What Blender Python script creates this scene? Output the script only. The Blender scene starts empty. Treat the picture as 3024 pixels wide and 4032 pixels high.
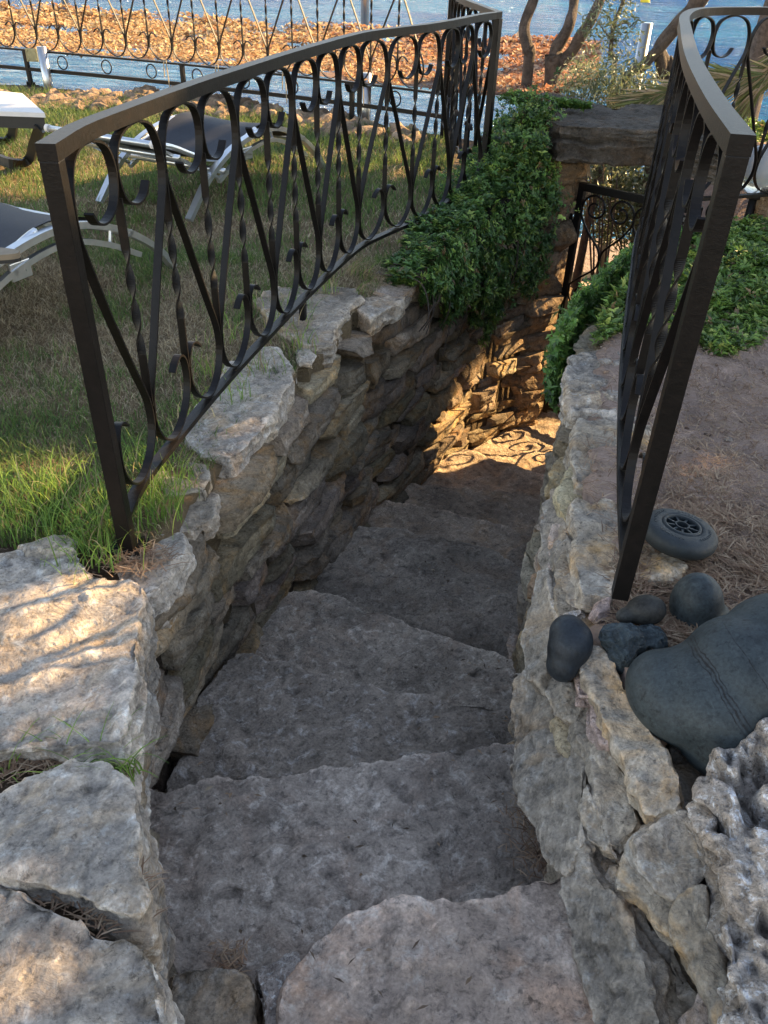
import bpy, bmesh, math, random
import numpy as np
from mathutils import Vector, Matrix, noise as mnoise
SC = bpy.context.scene
COL = SC.collection
R = math.radians
random.seed(7)
rng = np.random.default_rng(7)

# ------------------------------------------------------------------ camera
PW, PH = 1659.0, 2212.0                 # pixel grid the photograph was measured on
KF = 3024 / 1659.0
FP = 3190 / KF
CX, CY, H = 829.5, 1106.0, 1.35
_d = np.array([-163 / KF, -4451 / KF, -FP]); _d /= np.linalg.norm(_d)
_Z = -_d
_F = np.array([0, 0, -1.0]); _Y = _F - _F.dot(_Z) * _Z; _Y /= np.linalg.norm(_Y)
_X = np.cross(_Y, _Z)
ROT = np.array([_X, _Y, _Z])
CAMP = np.array([0, 0, H])
def ray(u, v): return ROT @ np.array([u - CX, -(v - CY), -FP])
def at(u, v, z):                        # measured pixel -> the real point at height z
    r = ray(u, v); return CAMP + r * (z - H) / r[2]
def aty(u, v, y):
    r = ray(u, v); return CAMP + r * y / r[1]
cam = bpy.data.cameras.new('camera'); camo = bpy.data.objects.new('camera', cam); COL.objects.link(camo)
cam.sensor_fit = 'VERTICAL'; cam.sensor_height = 36; cam.lens = 3190 / 4032 * 36
cam.clip_start = 0.02; cam.clip_end = 5000
M4 = Matrix([list(ROT[0]) + [0], list(ROT[1]) + [0], list(ROT[2]) + [H], [0, 0, 0, 1]])
camo.matrix_world = M4
SC.camera = camo

# ------------------------------------------------------------------ light
SUN_AZ, SUN_EL = R(62), R(28)           # azimuth from +Y towards +X
S = np.array([math.sin(SUN_AZ) * math.cos(SUN_EL), math.cos(SUN_AZ) * math.cos(SUN_EL), math.sin(SUN_EL)])
W = bpy.data.worlds.new('World'); SC.world = W; W.use_nodes = True
nt = W.node_tree; nt.nodes.clear()
sky = nt.nodes.new('ShaderNodeTexSky'); sky.sky_type = 'NISHITA'; sky.sun_disc = False
sky.sun_elevation = SUN_EL; sky.sun_rotation = SUN_AZ; sky.air_density = 1.0; sky.dust_density = .05; sky.ozone_density = 3.0
bg = nt.nodes.new('ShaderNodeBackground'); bg.inputs[1].default_value = 0.15
wo = nt.nodes.new('ShaderNodeOutputWorld')
wt = nt.nodes.new('ShaderNodeMix'); wt.data_type = 'RGBA'; wt.blend_type = 'MULTIPLY'; wt.inputs[0].default_value = 1.0; wt.inputs[7].default_value = (1.40, 1.0, .74, 1)
nt.links.new(sky.outputs[0], wt.inputs[6]); nt.links.new(wt.outputs[2], bg.inputs[0]); nt.links.new(bg.outputs[0], wo.inputs[0])
sl = bpy.data.lights.new('sun', 'SUN'); sl.energy = 5.0; sl.angle = R(0.53); sl.color = (1.0, 0.67, 0.31)
so = bpy.data.objects.new('sun', sl); COL.objects.link(so)
so.rotation_euler = Vector(S).to_track_quat('Z', 'Y').to_euler()
SC.view_settings.view_transform = 'Standard'; SC.view_settings.look = 'None'
SC.view_settings.gamma = 1; SC.view_settings.exposure = 1.92
SC.render.resolution_x = 768; SC.render.resolution_y = 1024

# ------------------------------------------------------------------ helpers
def tag(o, label=None, cat=None, group=None, kind=None):
    if label: o['label'] = label
    if cat: o['category'] = cat
    if group: o['group'] = group
    if kind: o['kind'] = kind
    return o
def empty(name, loc=(0, 0, 0), rz=0.0):
    o = bpy.data.objects.new(name, None); COL.objects.link(o)
    o.location = loc; o.rotation_euler = (0, 0, rz); o.empty_display_size = .1
    return o
def mesh_obj(name, me, mat=None, parent=None, smooth=True):
    if mat: me.materials.append(mat)
    if smooth: me.polygons.foreach_set('use_smooth', np.ones(len(me.polygons), bool))
    o = bpy.data.objects.new(name, me); COL.objects.link(o)
    if parent: o.parent = parent
    return o
def raw(name, V, Fc, mat=None, parent=None, smooth=False, cols=None):
    """V Nx3, Fc: list or MxK array of indices"""
    V = np.asarray(V, dtype=np.float32); me = bpy.data.meshes.new(name)
    if isinstance(Fc, np.ndarray):
        m, k = Fc.shape
        me.vertices.add(len(V)); me.vertices.foreach_set('co', V.ravel())
        me.loops.add(m * k); me.loops.foreach_set('vertex_index', Fc.ravel().astype(np.int32))
        me.polygons.add(m); me.polygons.foreach_set('loop_start', np.arange(0, m * k, k, dtype=np.int32))
        me.polygons.foreach_set('loop_total', np.full(m, k, dtype=np.int32))
        me.update(calc_edges=True)
    else:
        me.from_pydata(V.tolist(), [], Fc)
    if cols is not None:
        a = me.color_attributes.new('tone', 'FLOAT_COLOR', 'POINT')
        c = np.ones((len(V), 4), np.float32); c[:, :3] = cols; a.data.foreach_set('color', c.ravel())
    return mesh_obj(name, me, mat, parent, smooth)
class MB:
    """collects primitive pieces into one mesh"""
    def __init__(s): s.V = []; s.F = []; s.n = 0
    def add(s, V, F):
        V = np.asarray(V, float); s.V.append(V); s.F += [[i + s.n for i in f] for f in F]; s.n += len(V)
    def box(s, c, size, rot=None, bev=0.0):
        c = np.array(c, float); h = np.array(size, float) / 2
        P = []
        if bev <= 0:
            for z in (-1, 1):
                for y in (-1, 1):
                    for x in (-1, 1): P.append([x * h[0], y * h[1], z * h[2]])
            F = [[0, 2, 3, 1], [4, 5, 7, 6], [0, 1, 5, 4], [2, 6, 7, 3], [0, 4, 6, 2], [1, 3, 7, 5]]
            P = np.array(P)
        else:
            bm = bmesh.new(); bmesh.ops.create_cube(bm, size=1.0)
            for v in bm.verts: v.co = Vector((v.co.x * size[0], v.co.y * size[1], v.co.z * size[2]))
            bmesh.ops.bevel(bm, geom=bm.edges[:], offset=bev, segments=2, affect='EDGES', profile=.6)
            P = np.array([v.co[:] for v in bm.verts]); bm.verts.index_update()
            F = [[v.index for v in f.verts] for f in bm.faces]; bm.free()
        if rot is not None: P = P @ np.array(rot).T
        s.add(P + c, F)
    def tube(s, pts, r, n=8, cap=True, up=(0, 0, 1)):
        pts = np.array(pts, float); m = len(pts)
        rr = np.full(m, r) if np.isscalar(r) else np.array(r, float)
        T = np.gradient(pts, axis=0); T /= np.linalg.norm(T, axis=1)[:, None] + 1e-9
        u = np.array(up, float)
        if abs(T[0].dot(u)) > .9: u = np.array([1., 0, 0])
        N = u - T[0] * u.dot(T[0]); N /= np.linalg.norm(N)
        V = []
        for i in range(m):
            N = N - T[i] * N.dot(T[i]); N /= np.linalg.norm(N); B = np.cross(T[i], N)
            for k in range(n):
                a = 2 * math.pi * k / n; V.append(pts[i] + rr[i] * (math.cos(a) * N + math.sin(a) * B))
        F = [[i * n + k, i * n + (k + 1) % n, (i + 1) * n + (k + 1) % n, (i + 1) * n + k] for i in range(m - 1) for k in range(n)]
        if cap: F += [list(range(n))[::-1], [(m - 1) * n + k for k in range(n)]]
        s.add(V, F)
    def strip(s, P, A, B, wa, wb):
        """bar of rectangular section: P Nx3 centres, A,B unit axes Nx3, half sizes wa, wb"""
        P = np.array(P, float); m = len(P)
        V = []
        for i in range(m):
            for sa, sb in ((-1, -1), (1, -1), (1, 1), (-1, 1)): V.append(P[i] + A[i] * wa * sa + B[i] * wb * sb)
        F = [[i * 4 + k, i * 4 + (k + 1) % 4, (i + 1) * 4 + (k + 1) % 4, (i + 1) * 4 + k] for i in range(m - 1) for k in range(4)]
        F += [[3, 2, 1, 0], [(m - 1) * 4 + k for k in range(4)]]
        s.add(V, F)
    def build(s, name, mat, parent=None, smooth=False):
        o = raw(name, np.concatenate(s.V), s.F, mat, parent, smooth)
        return o
def catmull(P, n=6):
    P = np.array(P, float); Q = np.vstack([2 * P[0] - P[1], P, 2 * P[-1] - P[-2]]); out = []
    for i in range(1, len(Q) - 2):
        for k in range(n):
            t = k / n
            out.append(.5 * ((2 * Q[i]) + (-Q[i - 1] + Q[i + 1]) * t + (2 * Q[i - 1] - 5 * Q[i] + 4 * Q[i + 1] - Q[i + 2]) * t * t + (-Q[i - 1] + 3 * Q[i] - 3 * Q[i + 1] + Q[i + 2]) * t ** 3))
    out.append(P[-1]); return np.array(out)
# vectorised gradient noise
_perm = rng.permutation(256); _perm = np.concatenate([_perm, _perm, _perm])
_g = rng.normal(size=(256, 3)); _g /= np.linalg.norm(_g, axis=1)[:, None]
def pn(P):
    P = np.asarray(P, float); I = np.floor(P).astype(int); f = P - I; I &= 255
    w = f * f * f * (f * (f * 6 - 15) + 10); out = 0
    for dx in (0, 1):
        wx = w[:, 0] if dx else 1 - w[:, 0]
        for dy in (0, 1):
            wy = w[:, 1] if dy else 1 - w[:, 1]
            for dz in (0, 1):
                wz = w[:, 2] if dz else 1 - w[:, 2]
                h = _perm[_perm[_perm[I[:, 0] + dx] + I[:, 1] + dy] + I[:, 2] + dz]
                g = _g[h]; out = out + wx * wy * wz * (g[:, 0] * (f[:, 0] - dx) + g[:, 1] * (f[:, 1] - dy) + g[:, 2] * (f[:, 2] - dz))
    return out * 1.5
def fbm(P, oct=4, ridged=False):
    s = 0; a = 1.0; P = np.asarray(P, float)
    for o in range(oct):
        n = pn(P * 2 ** o + 17.3 * o); s = s + a * ((1 - 2 * np.abs(n)) if ridged else n); a *= .5
    return s

# ------------------------------------------------------------------ materials
def newmat(name):
    m = bpy.data.materials.new(name); m.use_nodes = True; nt = m.node_tree; nt.nodes.clear()
    out = nt.nodes.new('ShaderNodeOutputMaterial'); b = nt.nodes.new('ShaderNodeBsdfPrincipled')
    nt.links.new(b.outputs[0], out.inputs[0]); return m, nt, b
def N(nt, t, **k):
    n = nt.nodes.new(t)
    for a, v in k.items(): setattr(n, a, v)
    return n
def noise_n(nt, vec, scale, detail=6, rough=.6, dist=0.0):
    n = N(nt, 'ShaderNodeTexNoise'); n.inputs['Scale'].default_value = scale; n.inputs['Detail'].default_value = detail
    n.inputs['Roughness'].default_value = rough; n.inputs['Distortion'].default_value = dist
    nt.links.new(vec, n.inputs['Vector']); return n.outputs['Fac']
def ramp(nt, fac, stops):
    r = N(nt, 'ShaderNodeValToRGB'); el = r.color_ramp.elements
    while len(el) < len(stops): el.new(.5)
    for e, (p, c) in zip(el, stops):
        e.position = p; e.color = (c, c, c, 1) if np.isscalar(c) else (*c, 1)
    nt.links.new(fac, r.inputs[0]); return r.outputs[0]
def mix(nt, fac, a, b, mode='MIX'):
    m = N(nt, 'ShaderNodeMix', data_type='RGBA', blend_type=mode)
    for sock, v in ((m.inputs[0], fac), (m.inputs[6], a), (m.inputs[7], b)):
        if hasattr(v, 'is_output') or isinstance(v, bpy.types.NodeSocket): nt.links.new(v, sock)
        elif np.isscalar(v): sock.default_value = v
        else: sock.default_value = (*v, 1)
    return m.outputs[2]
def math_n(nt, op, a, b=0.0):
    m = N(nt, 'ShaderNodeMath', operation=op)
    for i, v in enumerate((a, b)):
        if isinstance(v, bpy.types.NodeSocket): nt.links.new(v, m.inputs[i])
        else: m.inputs[i].default_value = v
    return m.outputs[0]
def bump(nt, b, h, dist, strength=1.0):
    n = N(nt, 'ShaderNodeBump'); n.inputs['Distance'].default_value = dist; n.inputs['Strength'].default_value = strength
    nt.links.new(h, n.inputs['Height']); nt.links.new(n.outputs[0], b.inputs['Normal']); return n
def stone_mat(name, base, alt, ochre, light, dark, scale=6, lich=.5, bumpd=.012, ochre_amt=.5, pits=.5, rough=.9, tone=False):
    m, nt, b = newmat(name)
    g = N(nt, 'ShaderNodeNewGeometry'); p = g.outputs['Position']
    c = mix(nt, ramp(nt, noise_n(nt, p, scale, 8, .62, .4), [(.35, 0), (.65, 1)]), base, alt)
    c = mix(nt, math_n(nt, 'MULTIPLY', ramp(nt, noise_n(nt, p, scale * .7 + 1.3, 7, .65, .8), [(.50, 0), (.66, 1)]), ochre_amt), c, ochre)
    c = mix(nt, math_n(nt, 'MULTIPLY', ramp(nt, noise_n(nt, p, scale * 4.1, 9, .72, .6), [(.53, 0), (.63, 1)]), lich), c, light)
    c = mix(nt, math_n(nt, 'MULTIPLY', ramp(nt, noise_n(nt, p, scale * 7.3, 8, .75, .3), [(.56, 0), (.66, 1)]), pits), c, dark)
    c = mix(nt, math_n(nt, 'MULTIPLY', ramp(nt, noise_n(nt, p, scale * 2.3 + 3, 8, .7, 1.0), [(.54, 0), (.68, 1)]), pits * .8), c, dark)
    fine = noise_n(nt, p, 160, 3, .6)
    c = mix(nt, .35, c, ramp(nt, fine, [(.3, .25), (.7, .9)]), 'OVERLAY')
    hc = noise_n(nt, p, scale * 3, 12, .68, .5); area = ramp(nt, noise_n(nt, p, scale * .55 + .7, 5, .55, .6), [(.38, .15), (.60, 1)])
    c = mix(nt, area, c, ramp(nt, hc, [(.30, .22), (.47, .95), (.62, 1.0)]), 'MULTIPLY')  # relief shade painted in: colour darkened where the bump is low
    c = mix(nt, math_n(nt, 'SUBTRACT', 1.0, math_n(nt, 'MULTIPLY', area, .55)), c, ramp(nt, noise_n(nt, p, scale * 12, 8, .8, .4), [(.36, .22), (.47, .95), (.62, 1.0)]), 'MULTIPLY')
    big = noise_n(nt, p, scale * .35 + .4, 4, .5, .3); c = mix(nt, 1.0, c, ramp(nt, big, [(.32, .62), (.5, .95), (.68, 1.22)]), 'MULTIPLY')
    c = mix(nt, 1.0, c, ramp(nt, g.outputs['Pointiness'], [(.42, .50), (.492, .95), (.508, 1.0), (.56, 1.5)]), 'MULTIPLY')     # edge shading painted into the colour: lighter lips, darker hollows
    c = mix(nt, 1.0, c, (1.2, 1.2, 1.2), 'MULTIPLY')
    if tone:
        vc = N(nt, 'ShaderNodeVertexColor', layer_name='tone'); c = mix(nt, 1.0, c, vc.outputs[0], 'MULTIPLY')
    nt.links.new(c, b.inputs['Base Color']); b.inputs['Roughness'].default_value = rough
    b.inputs['Specular IOR Level'].default_value = .25
    h1 = hc
    vo = N(nt, 'ShaderNodeTexVoronoi'); vo.inputs['Scale'].default_value = scale * 9; nt.links.new(p, vo.inputs['Vector'])
    hp = math_n(nt, 'MULTIPLY', ramp(nt, vo.outputs['Distance'], [(.0, 0), (.35, 1)]), .22)
    h = math_n(nt, 'ADD', h1, hp); bump(nt, b, h, bumpd * 1.9)
    return m
M = {}
M['step'] = stone_mat('step_stone', (.20, .185, .175), (.13, .12, .11), (.20, .15, .115), (.38, .36, .345), (.06, .053, .048), 5, .55, .014, .5, .7)
for _k, (_b, _a, _o, _l, _oc) in enumerate([((.37, .30, .26), (.30, .255, .23), (.38, .25, .18), (.48, .44, .42), .7), ((.31, .275, .25), (.20, .175, .16), (.32, .235, .19), (.54, .51, .49), .4), ((.31, .275, .245), (.22, .195, .175), (.31, .25, .21), (.56, .55, .56), .2), ((.34, .305, .27), (.21, .185, .165), (.36, .27, .21), (.54, .51, .48), .4), ((.32, .285, .25), (.23, .205, .185), (.30, .22, .16), (.44, .41, .38), .4), ((.36, .30, .25), (.25, .21, .18), (.38, .27, .18), (.48, .43, .38), .6)]):
    _t = (1.15, 1.06, .74, 1.02, .86, 1.05)[_k]; _w = lambda c: (c[0] * 1.24 * _t, c[1] * 1.16 * _t, c[2] * 1.04 * _t)  # stone tone per step, alternated to stand in for shade between treads
    M['step%d' % _k] = stone_mat('step_stone_%d' % _k, _w(_b), _w(_a), _w(_o), _w(_l), (.07, .06, .055), 4 + _k * .7, .55, .014, _oc, .65)
M['wall'] = stone_mat('wall_stone', (.37, .295, .215), (.26, .215, .165), (.46, .28, .13), (.52, .46, .38), (.08, .062, .046), 6, .4, .016, .85, .5, tone=True)
M['block'] = stone_mat('block_stone', (.45, .385, .315), (.32, .28, .24), (.47, .33, .19), (.62, .59, .54), (.12, .10, .085), 5, .6, .016, .65, .5)
M['ochre'] = stone_mat('ochre_stone', (.37, .30, .22), (.27, .24, .205), (.48, .29, .12), (.50, .45, .37), (.10, .085, .07), 5, .4, .012, .9, .5)
M['slab'] = stone_mat('slab_stone', (.37, .305, .235), (.26, .22, .175), (.40, .26, .14), (.46, .43, .39), (.08, .068, .057), 5, .45, .014, .75, .5)
M['lintel'] = stone_mat('lintel_stone', (.10, .085, .068), (.06, .05, .04), (.12, .075, .042), (.17, .155, .14), (.05, .04, .033), 7, .3, .014, .5, .7)  # much darker than the other stones: the lintel's shade is in its colour
M['porous'] = stone_mat('porous_stone', (.54, .465, .40), (.39, .335, .285), (.50, .38, .27), (.9, .88, .88), (.05, .043, .04), 11, .95, .02, .4, .7)
M['boulder'] = stone_mat('dark_boulder', (.032, .040, .043), (.024, .031, .034), (.040, .047, .047), (.062, .072, .074), (.012, .014, .015), 5, .3, .0012, .4, .4, rough=.55)
M['pebble_black'] = stone_mat('black_pebble', (.014, .018, .023), (.010, .013, .017), (.018, .021, .025), (.035, .042, .046), (.012, .013, .015), 6, .25, .0012, .3, .3, rough=.5)
M['pebble_blue'] = stone_mat('blue_grey_pebble', (.045, .060, .066), (.028, .038, .043), (.055, .066, .07), (.10, .12, .125), (.02, .022, .024), 12, .4, .006, .4, .7, rough=.55)
M['pebble_brown'] = stone_mat('brown_pebble', (.038, .036, .031), (.028, .027, .024), (.05, .045, .037), (.075, .07, .062), (.03, .028, .025), 7, .2, .001, .4, .3, rough=.6)
M['pink'] = stone_mat('pink_stone', (.42, .31, .27), (.33, .25, .22), (.45, .30, .2), (.6, .5, .47), (.15, .11, .1), 12, .5, .012, .5, .4)
M['gravel'] = stone_mat('gravel_mortar', (.46, .40, .35), (.30, .24, .2), (.26, .2, .17), (.75, .73, .70), (.07, .055, .05), 16, .9, .02, .4, .6)
def veins(m):
    nt = m.node_tree; b = [n for n in nt.nodes if n.type == 'BSDF_PRINCIPLED'][0]; src = b.inputs['Base Color'].links[0].from_socket
    g = N(nt, 'ShaderNodeNewGeometry'); p = g.outputs['Position']
    a = at(1478, 1372, .17); e = at(1600, 1560, .17); mid = (a + e) / 2; nv = np.cross(e - a, mid - CAMP); nv /= np.linalg.norm(nv)
    d = N(nt, 'ShaderNodeVectorMath', operation='DOT_PRODUCT'); nt.links.new(p, d.inputs[0]); d.inputs[1].default_value = tuple(nv)
    x = math_n(nt, 'ADD', math_n(nt, 'SUBTRACT', d.outputs['Value'], float(a.dot(nv))), math_n(nt, 'MULTIPLY', math_n(nt, 'SUBTRACT', noise_n(nt, p, 9, 5, .6), .5), .035))
    ds = N(nt, 'ShaderNodeVectorMath', operation='DISTANCE'); nt.links.new(p, ds.inputs[0]); ds.inputs[1].default_value = tuple(mid)
    msk = ramp(nt, ds.outputs['Value'], [(.10, 1), (.16, 0)]); tot = None
    for off, wd in ((-.006, .0016), (.002, .0028), (.010, .0018), (.075, .0012)):
        l = ramp(nt, math_n(nt, 'MULTIPLY', math_n(nt, 'ABSOLUTE', math_n(nt, 'SUBTRACT', x, off)), 100.0), [(wd * 50, 1), (wd * 110, 0)])
        tot = l if tot is None else math_n(nt, 'MAXIMUM', tot, l)
    f = math_n(nt, 'MULTIPLY', math_n(nt, 'MULTIPLY', tot, msk), ramp(nt, noise_n(nt, p, 70, 3, .6), [(.3, .2), (.55, .9)]))
    nt.links.new(mix(nt, f, src, (.012, .010, .010)), b.inputs['Base Color'])
veins(M['boulder'])
def iron():
    m, nt, b = newmat('painted_iron'); g = N(nt, 'ShaderNodeNewGeometry'); p = g.outputs['Position']
    f = noise_n(nt, p, 30, 6, .7)
    c = mix(nt, ramp(nt, f, [(.35, 0), (.7, 1)]), (.004, .0036, .0035), (.009, .0072, .0068))
    c = mix(nt, math_n(nt, 'MULTIPLY', ramp(nt, noise_n(nt, p, 9, 8, .75), [(.62, 0), (.72, 1)]), .5), c, (.05, .028, .018))
    nt.links.new(c, b.inputs['Base Color']); b.inputs['Roughness'].default_value = .45; b.inputs['Specular IOR Level'].default_value = .22
    bump(nt, b, noise_n(nt, p, 90, 5, .7), .0012, .8); return m
M['iron'] = iron()
def simple(name, col, rough=.5, metal=0.0, var=.0, scale=8, bumpd=0.0, spec=.5):
    m, nt, b = newmat(name); b.inputs['Roughness'].default_value = rough; b.inputs['Metallic'].default_value = metal
    b.inputs['Specular IOR Level'].default_value = spec
    g = N(nt, 'ShaderNodeNewGeometry'); p = g.outputs['Position']
    dk = tuple(c * (1 - var) for c in col)
    nt.links.new(mix(nt, ramp(nt, noise_n(nt, p, scale, 7, .65), [(.35, 0), (.65, 1)]), dk, col), b.inputs['Base Color'])
    if bumpd: bump(nt, b, noise_n(nt, p, scale * 5, 6, .7), bumpd)
    return m
M['alu'] = simple('brushed_aluminium', (.62, .65, .68), .32, .85, .12, 20)
M['steel'] = simple('polished_steel', (.50, .52, .54), .3, .9, .1, 10)
M['brass'] = simple('zinc_plate', (.33, .31, .18), .5, .3, .3, 30)
M['navy'] = simple('navy_sling', (.010, .013, .022), .7, 0, .3, 40, .001)
M['black'] = simple('black_plastic', (.018, .018, .018), .5, 0, .2, 20)
M['cream'] = simple('white_sling', (.72, .68, .64), .7, 0, .08, 20, .001)
M['rubber'] = simple('weathered_rubber', (.020, .028, .033), .6, 0, .35, 22, .0015)
M['sandal'] = simple('tan_rubber', (.24, .19, .13), .8, 0, .2, 30)
M['sole'] = simple('dark_sole', (.03, .028, .025), .8, 0, .2, 30)
M['bark'] = simple('olive_bark', (.16, .12, .095), .9, 0, .65, 14, .03)
M['cord'] = simple('pale_cord', (.42, .34, .22), .8, 0, .2, 30)
M['rock'] = stone_mat('shore_rock', (.27, .19, .125), (.19, .135, .09), (.30, .19, .11), (.36, .28, .2), (.07, .05, .035), 4, .3, .02, .6, .5)
M['mound'] = simple('dark_soil', (.035, .028, .018), .95, 0, .5, 20, .02)  # dark brown earth, also used for mulch and plant stems
M['pink_pave'] = simple('pink_pavement', (.42, .33, .29), .85, 0, .15, 3, .004)
M['timber'] = simple('curb_concrete', (.45, .35, .28), .9, 0, .2, 6, .004)
def glassy():
    m, nt, b = newmat('opal_globe'); b.inputs['Base Color'].default_value = (.62, .66, .68, 1); b.inputs['Roughness'].default_value = .12
    b.inputs['Transmission Weight'].default_value = .55; b.inputs['IOR'].default_value = 1.2; return m
M['globe'] = glassy()
def leaf_mat(name, rough=.5, transl=.35):
    m = bpy.data.materials.new(name); m.use_nodes = True; nt = m.node_tree; nt.nodes.clear()
    out = N(nt, 'ShaderNodeOutputMaterial'); b = N(nt, 'ShaderNodeBsdfPrincipled'); t = N(nt, 'ShaderNodeBsdfTranslucent'); mx = N(nt, 'ShaderNodeMixShader')
    vc = N(nt, 'ShaderNodeVertexColor', layer_name='tone'); g = N(nt, 'ShaderNodeNewGeometry')
    c = mix(nt, ramp(nt, noise_n(nt, g.outputs['Position'], 60, 3, .6), [(.3, 0), (.7, 1)]), vc.outputs[0], (0, 0, 0))
    c = mix(nt, .22, vc.outputs[0], c)
    nt.links.new(c, b.inputs['Base Color']); b.inputs['Roughness'].default_value = rough
    br = N(nt, 'ShaderNodeGamma'); br.inputs[1].default_value = .85; nt.links.new(c, br.inputs[0]); nt.links.new(br.outputs[0], t.inputs[0])
    mx.inputs[0].default_value = transl; nt.links.new(b.outputs[0], mx.inputs[1]); nt.links.new(t.outputs[0], mx.inputs[2]); nt.links.new(mx.outputs[0], out.inputs[0])
    return m
M['grass'] = leaf_mat('grass_blade', .6, .45)
M['leaf'] = leaf_mat('green_leaf', .38, .3)
M['dry'] = leaf_mat('dry_leaf', .75, .3)
def ground_mat():
    m, nt, b = newmat('ground'); g = N(nt, 'ShaderNodeNewGeometry'); p = g.outputs['Position']
    vc = N(nt, 'ShaderNodeVertexColor', layer_name='tone')
    c = vc.outputs[0]
    c = mix(nt, ramp(nt, noise_n(nt, p, 14, 9, .7, .5), [(.50, 0), (.74, .55)]), c, (.14, .10, .075))
    c = mix(nt, ramp(nt, noise_n(nt, p, 60, 8, .8, .8), [(.55, 0), (.66, .7)]), c, (.42, .32, .24))
    nt.links.new(c, b.inputs['Base Color']); b.inputs['Roughness'].default_value = .95; b.inputs['Specular IOR Level'].default_value = .1
    bump(nt, b, math_n(nt, 'ADD', noise_n(nt, p, 16, 12, .75, .4), math_n(nt, 'MULTIPLY', noise_n(nt, p, 4.5, 5, .6, .8), 2.4)), .06); return m
M['ground'] = ground_mat()
def water():
    m, nt, b = newmat('sea_water'); g = N(nt, 'ShaderNodeNewGeometry'); p = g.outputs['Position']
    mp = N(nt, 'ShaderNodeMapping'); mp.inputs['Scale'].default_value = (.55, 1.0, 1); mp.inputs['Rotation'].default_value = (0, 0, R(12)); nt.links.new(p, mp.inputs[0]); q = mp.outputs[0]
    c = mix(nt, ramp(nt, noise_n(nt, q, .12, 4, .6), [(.4, 0), (.6, 1)]), (.008, .075, .24), (.010, .13, .30))
    nt.links.new(c, b.inputs['Base Color']); b.inputs['Roughness'].default_value = .12; b.inputs['Specular Tint'].default_value = (.22, .55, 1, 1); b.inputs['Specular IOR Level'].default_value = .22; b.inputs['IOR'].default_value = 1.33
    h = math_n(nt, 'ADD', noise_n(nt, q, 1.3, 8, .6, .7), math_n(nt, 'MULTIPLY', noise_n(nt, q, .3, 6, .6, .4), 1.8))
    bp = bump(nt, b, h, 1.3)
    df = N(nt, 'ShaderNodeBsdfDiffuse'); nt.links.new(c, df.inputs[0]); gl = N(nt, 'ShaderNodeBsdfGlossy'); gl.inputs[0].default_value = (.66, .78, 1.0, 1); gl.inputs[1].default_value = .10
    nt.links.new(bp.outputs[0], gl.inputs['Normal']); nt.links.new(bp.outputs[0], df.inputs['Normal']); fr = N(nt, 'ShaderNodeFresnel'); fr.inputs[0].default_value = 1.33; nt.links.new(bp.outputs[0], fr.inputs['Normal'])
    mx = N(nt, 'ShaderNodeMixShader'); nt.links.new(math_n(nt, 'MULTIPLY', fr.outputs[0], .85), mx.inputs[0]); nt.links.new(df.outputs[0], mx.inputs[1]); nt.links.new(gl.outputs[0], mx.inputs[2])
    out = [q for q in nt.nodes if q.type == 'OUTPUT_MATERIAL'][0]; nt.links.new(mx.outputs[0], out.inputs[0]); return m
M['water'] = water()

# ------------------------------------------------------------------ plan of the place
WLy = [.2, .5, .65, .85, 1.05, 1.25, 1.6, 1.9, 2.4, 3.1, 3.55, 3.95, 4.25, 4.9, 5.2, 5.45, 5.8]
WLx = [-.22, -.28, -.35, -.41, -.49, -.535, -.50, -.455, -.335, -.13, .01, .185, .28, .63, .93, 1.17, 1.32]
WRy = [.2, .6, .96, 1.42, 1.71, 2.09, 2.785, 3.2, 3.45, 3.7, 4.0, 4.3, 4.55, 4.8, 5.1]
WRx = [.66, .50, .41, .375, .42, .47, .64, .74, .84, .99, 1.15, 1.36, 1.66, 2.0, 2.3]
def WL(y): return np.interp(y, WLy, WLx)
def WR(y): return np.interp(y, WRy, WRx)
EDx = [-9, -4.2, -2.0, -.6, .40, .55, .9]
EDy = [10.2, 9.25, 8.62, 8.02, 7.45, 7.3, 6.9]
SEA = -3.0
def floor_z(y): return np.interp(y, [0, .93, 1.0, 1.38, 1.45, 1.75, 1.82, 2.25, 2.35, 2.9, 3.0, 3.4, 3.5, 3.8, 3.9, 4.3, 4.4, 5.0], [-.25, -.25, -.42, -.42, -.59, -.59, -.76, -.76, -.93, -.93, -1.1, -1.1, -1.27, -1.27, -1.44, -1.44, -1.6, -1.6])
def ground_h(x, y):
    P = np.stack([x, y, 0 * x], -1).reshape(-1, 3)
    n = fbm(P * 1.3, 3).reshape(x.shape); n2 = fbm(P * 7, 3).reshape(x.shape)
    left = -.03 + .02 * n + .008 * n2
    right = .03 + .035 * n + .03 * n2 + .04 * np.clip((x - .9) / 2, 0, 1)
    wl = WL(np.clip(y, .2, 5.8)); wr = WR(np.clip(y, .2, 5.1))
    z = np.where(x < (wl + wr) / 2, left, right)
    z = np.where((x > wl - .10) & (x < wr + .12) & (y < 5.45), floor_z(y) - .30, z)
    # terrace beyond the gate
    terr = (y > 5.25) & (x > np.interp(y, [5.45, 6.0, 6.9, 7.5], [1.12, 1.05, .85, .6])) & (x < np.interp(y, [5.2, 5.4, 6.0, 6.6, 7.5], [2.6, 3.2, 3.8, 4.2, 4.2])) & ~((x > 2.45) & (y > 6.9) & (y < 7.75))
    z = np.where(terr, -1.66, z)
    ed = np.interp(x, EDx, EDy)
    z = np.where((y > ed) & (x < .95), -3.6, z)
    z = np.where((x >= .6) & (y > 7.8), np.where((x < 4) & (y < 10.2), -1.66, z), z)
    z = np.where((x > 1.9) & (y > 7.7 + .05 * n), np.where((x < 4.2) & (y < 10.2), -1.66, -3.6), z)
    z = np.where((x > .45) & (y < 1.22) & (z > -.1), z - .30, z)
    z = np.where((y > 10.3 + .3 * n), -3.6, z)
    return z

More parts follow.
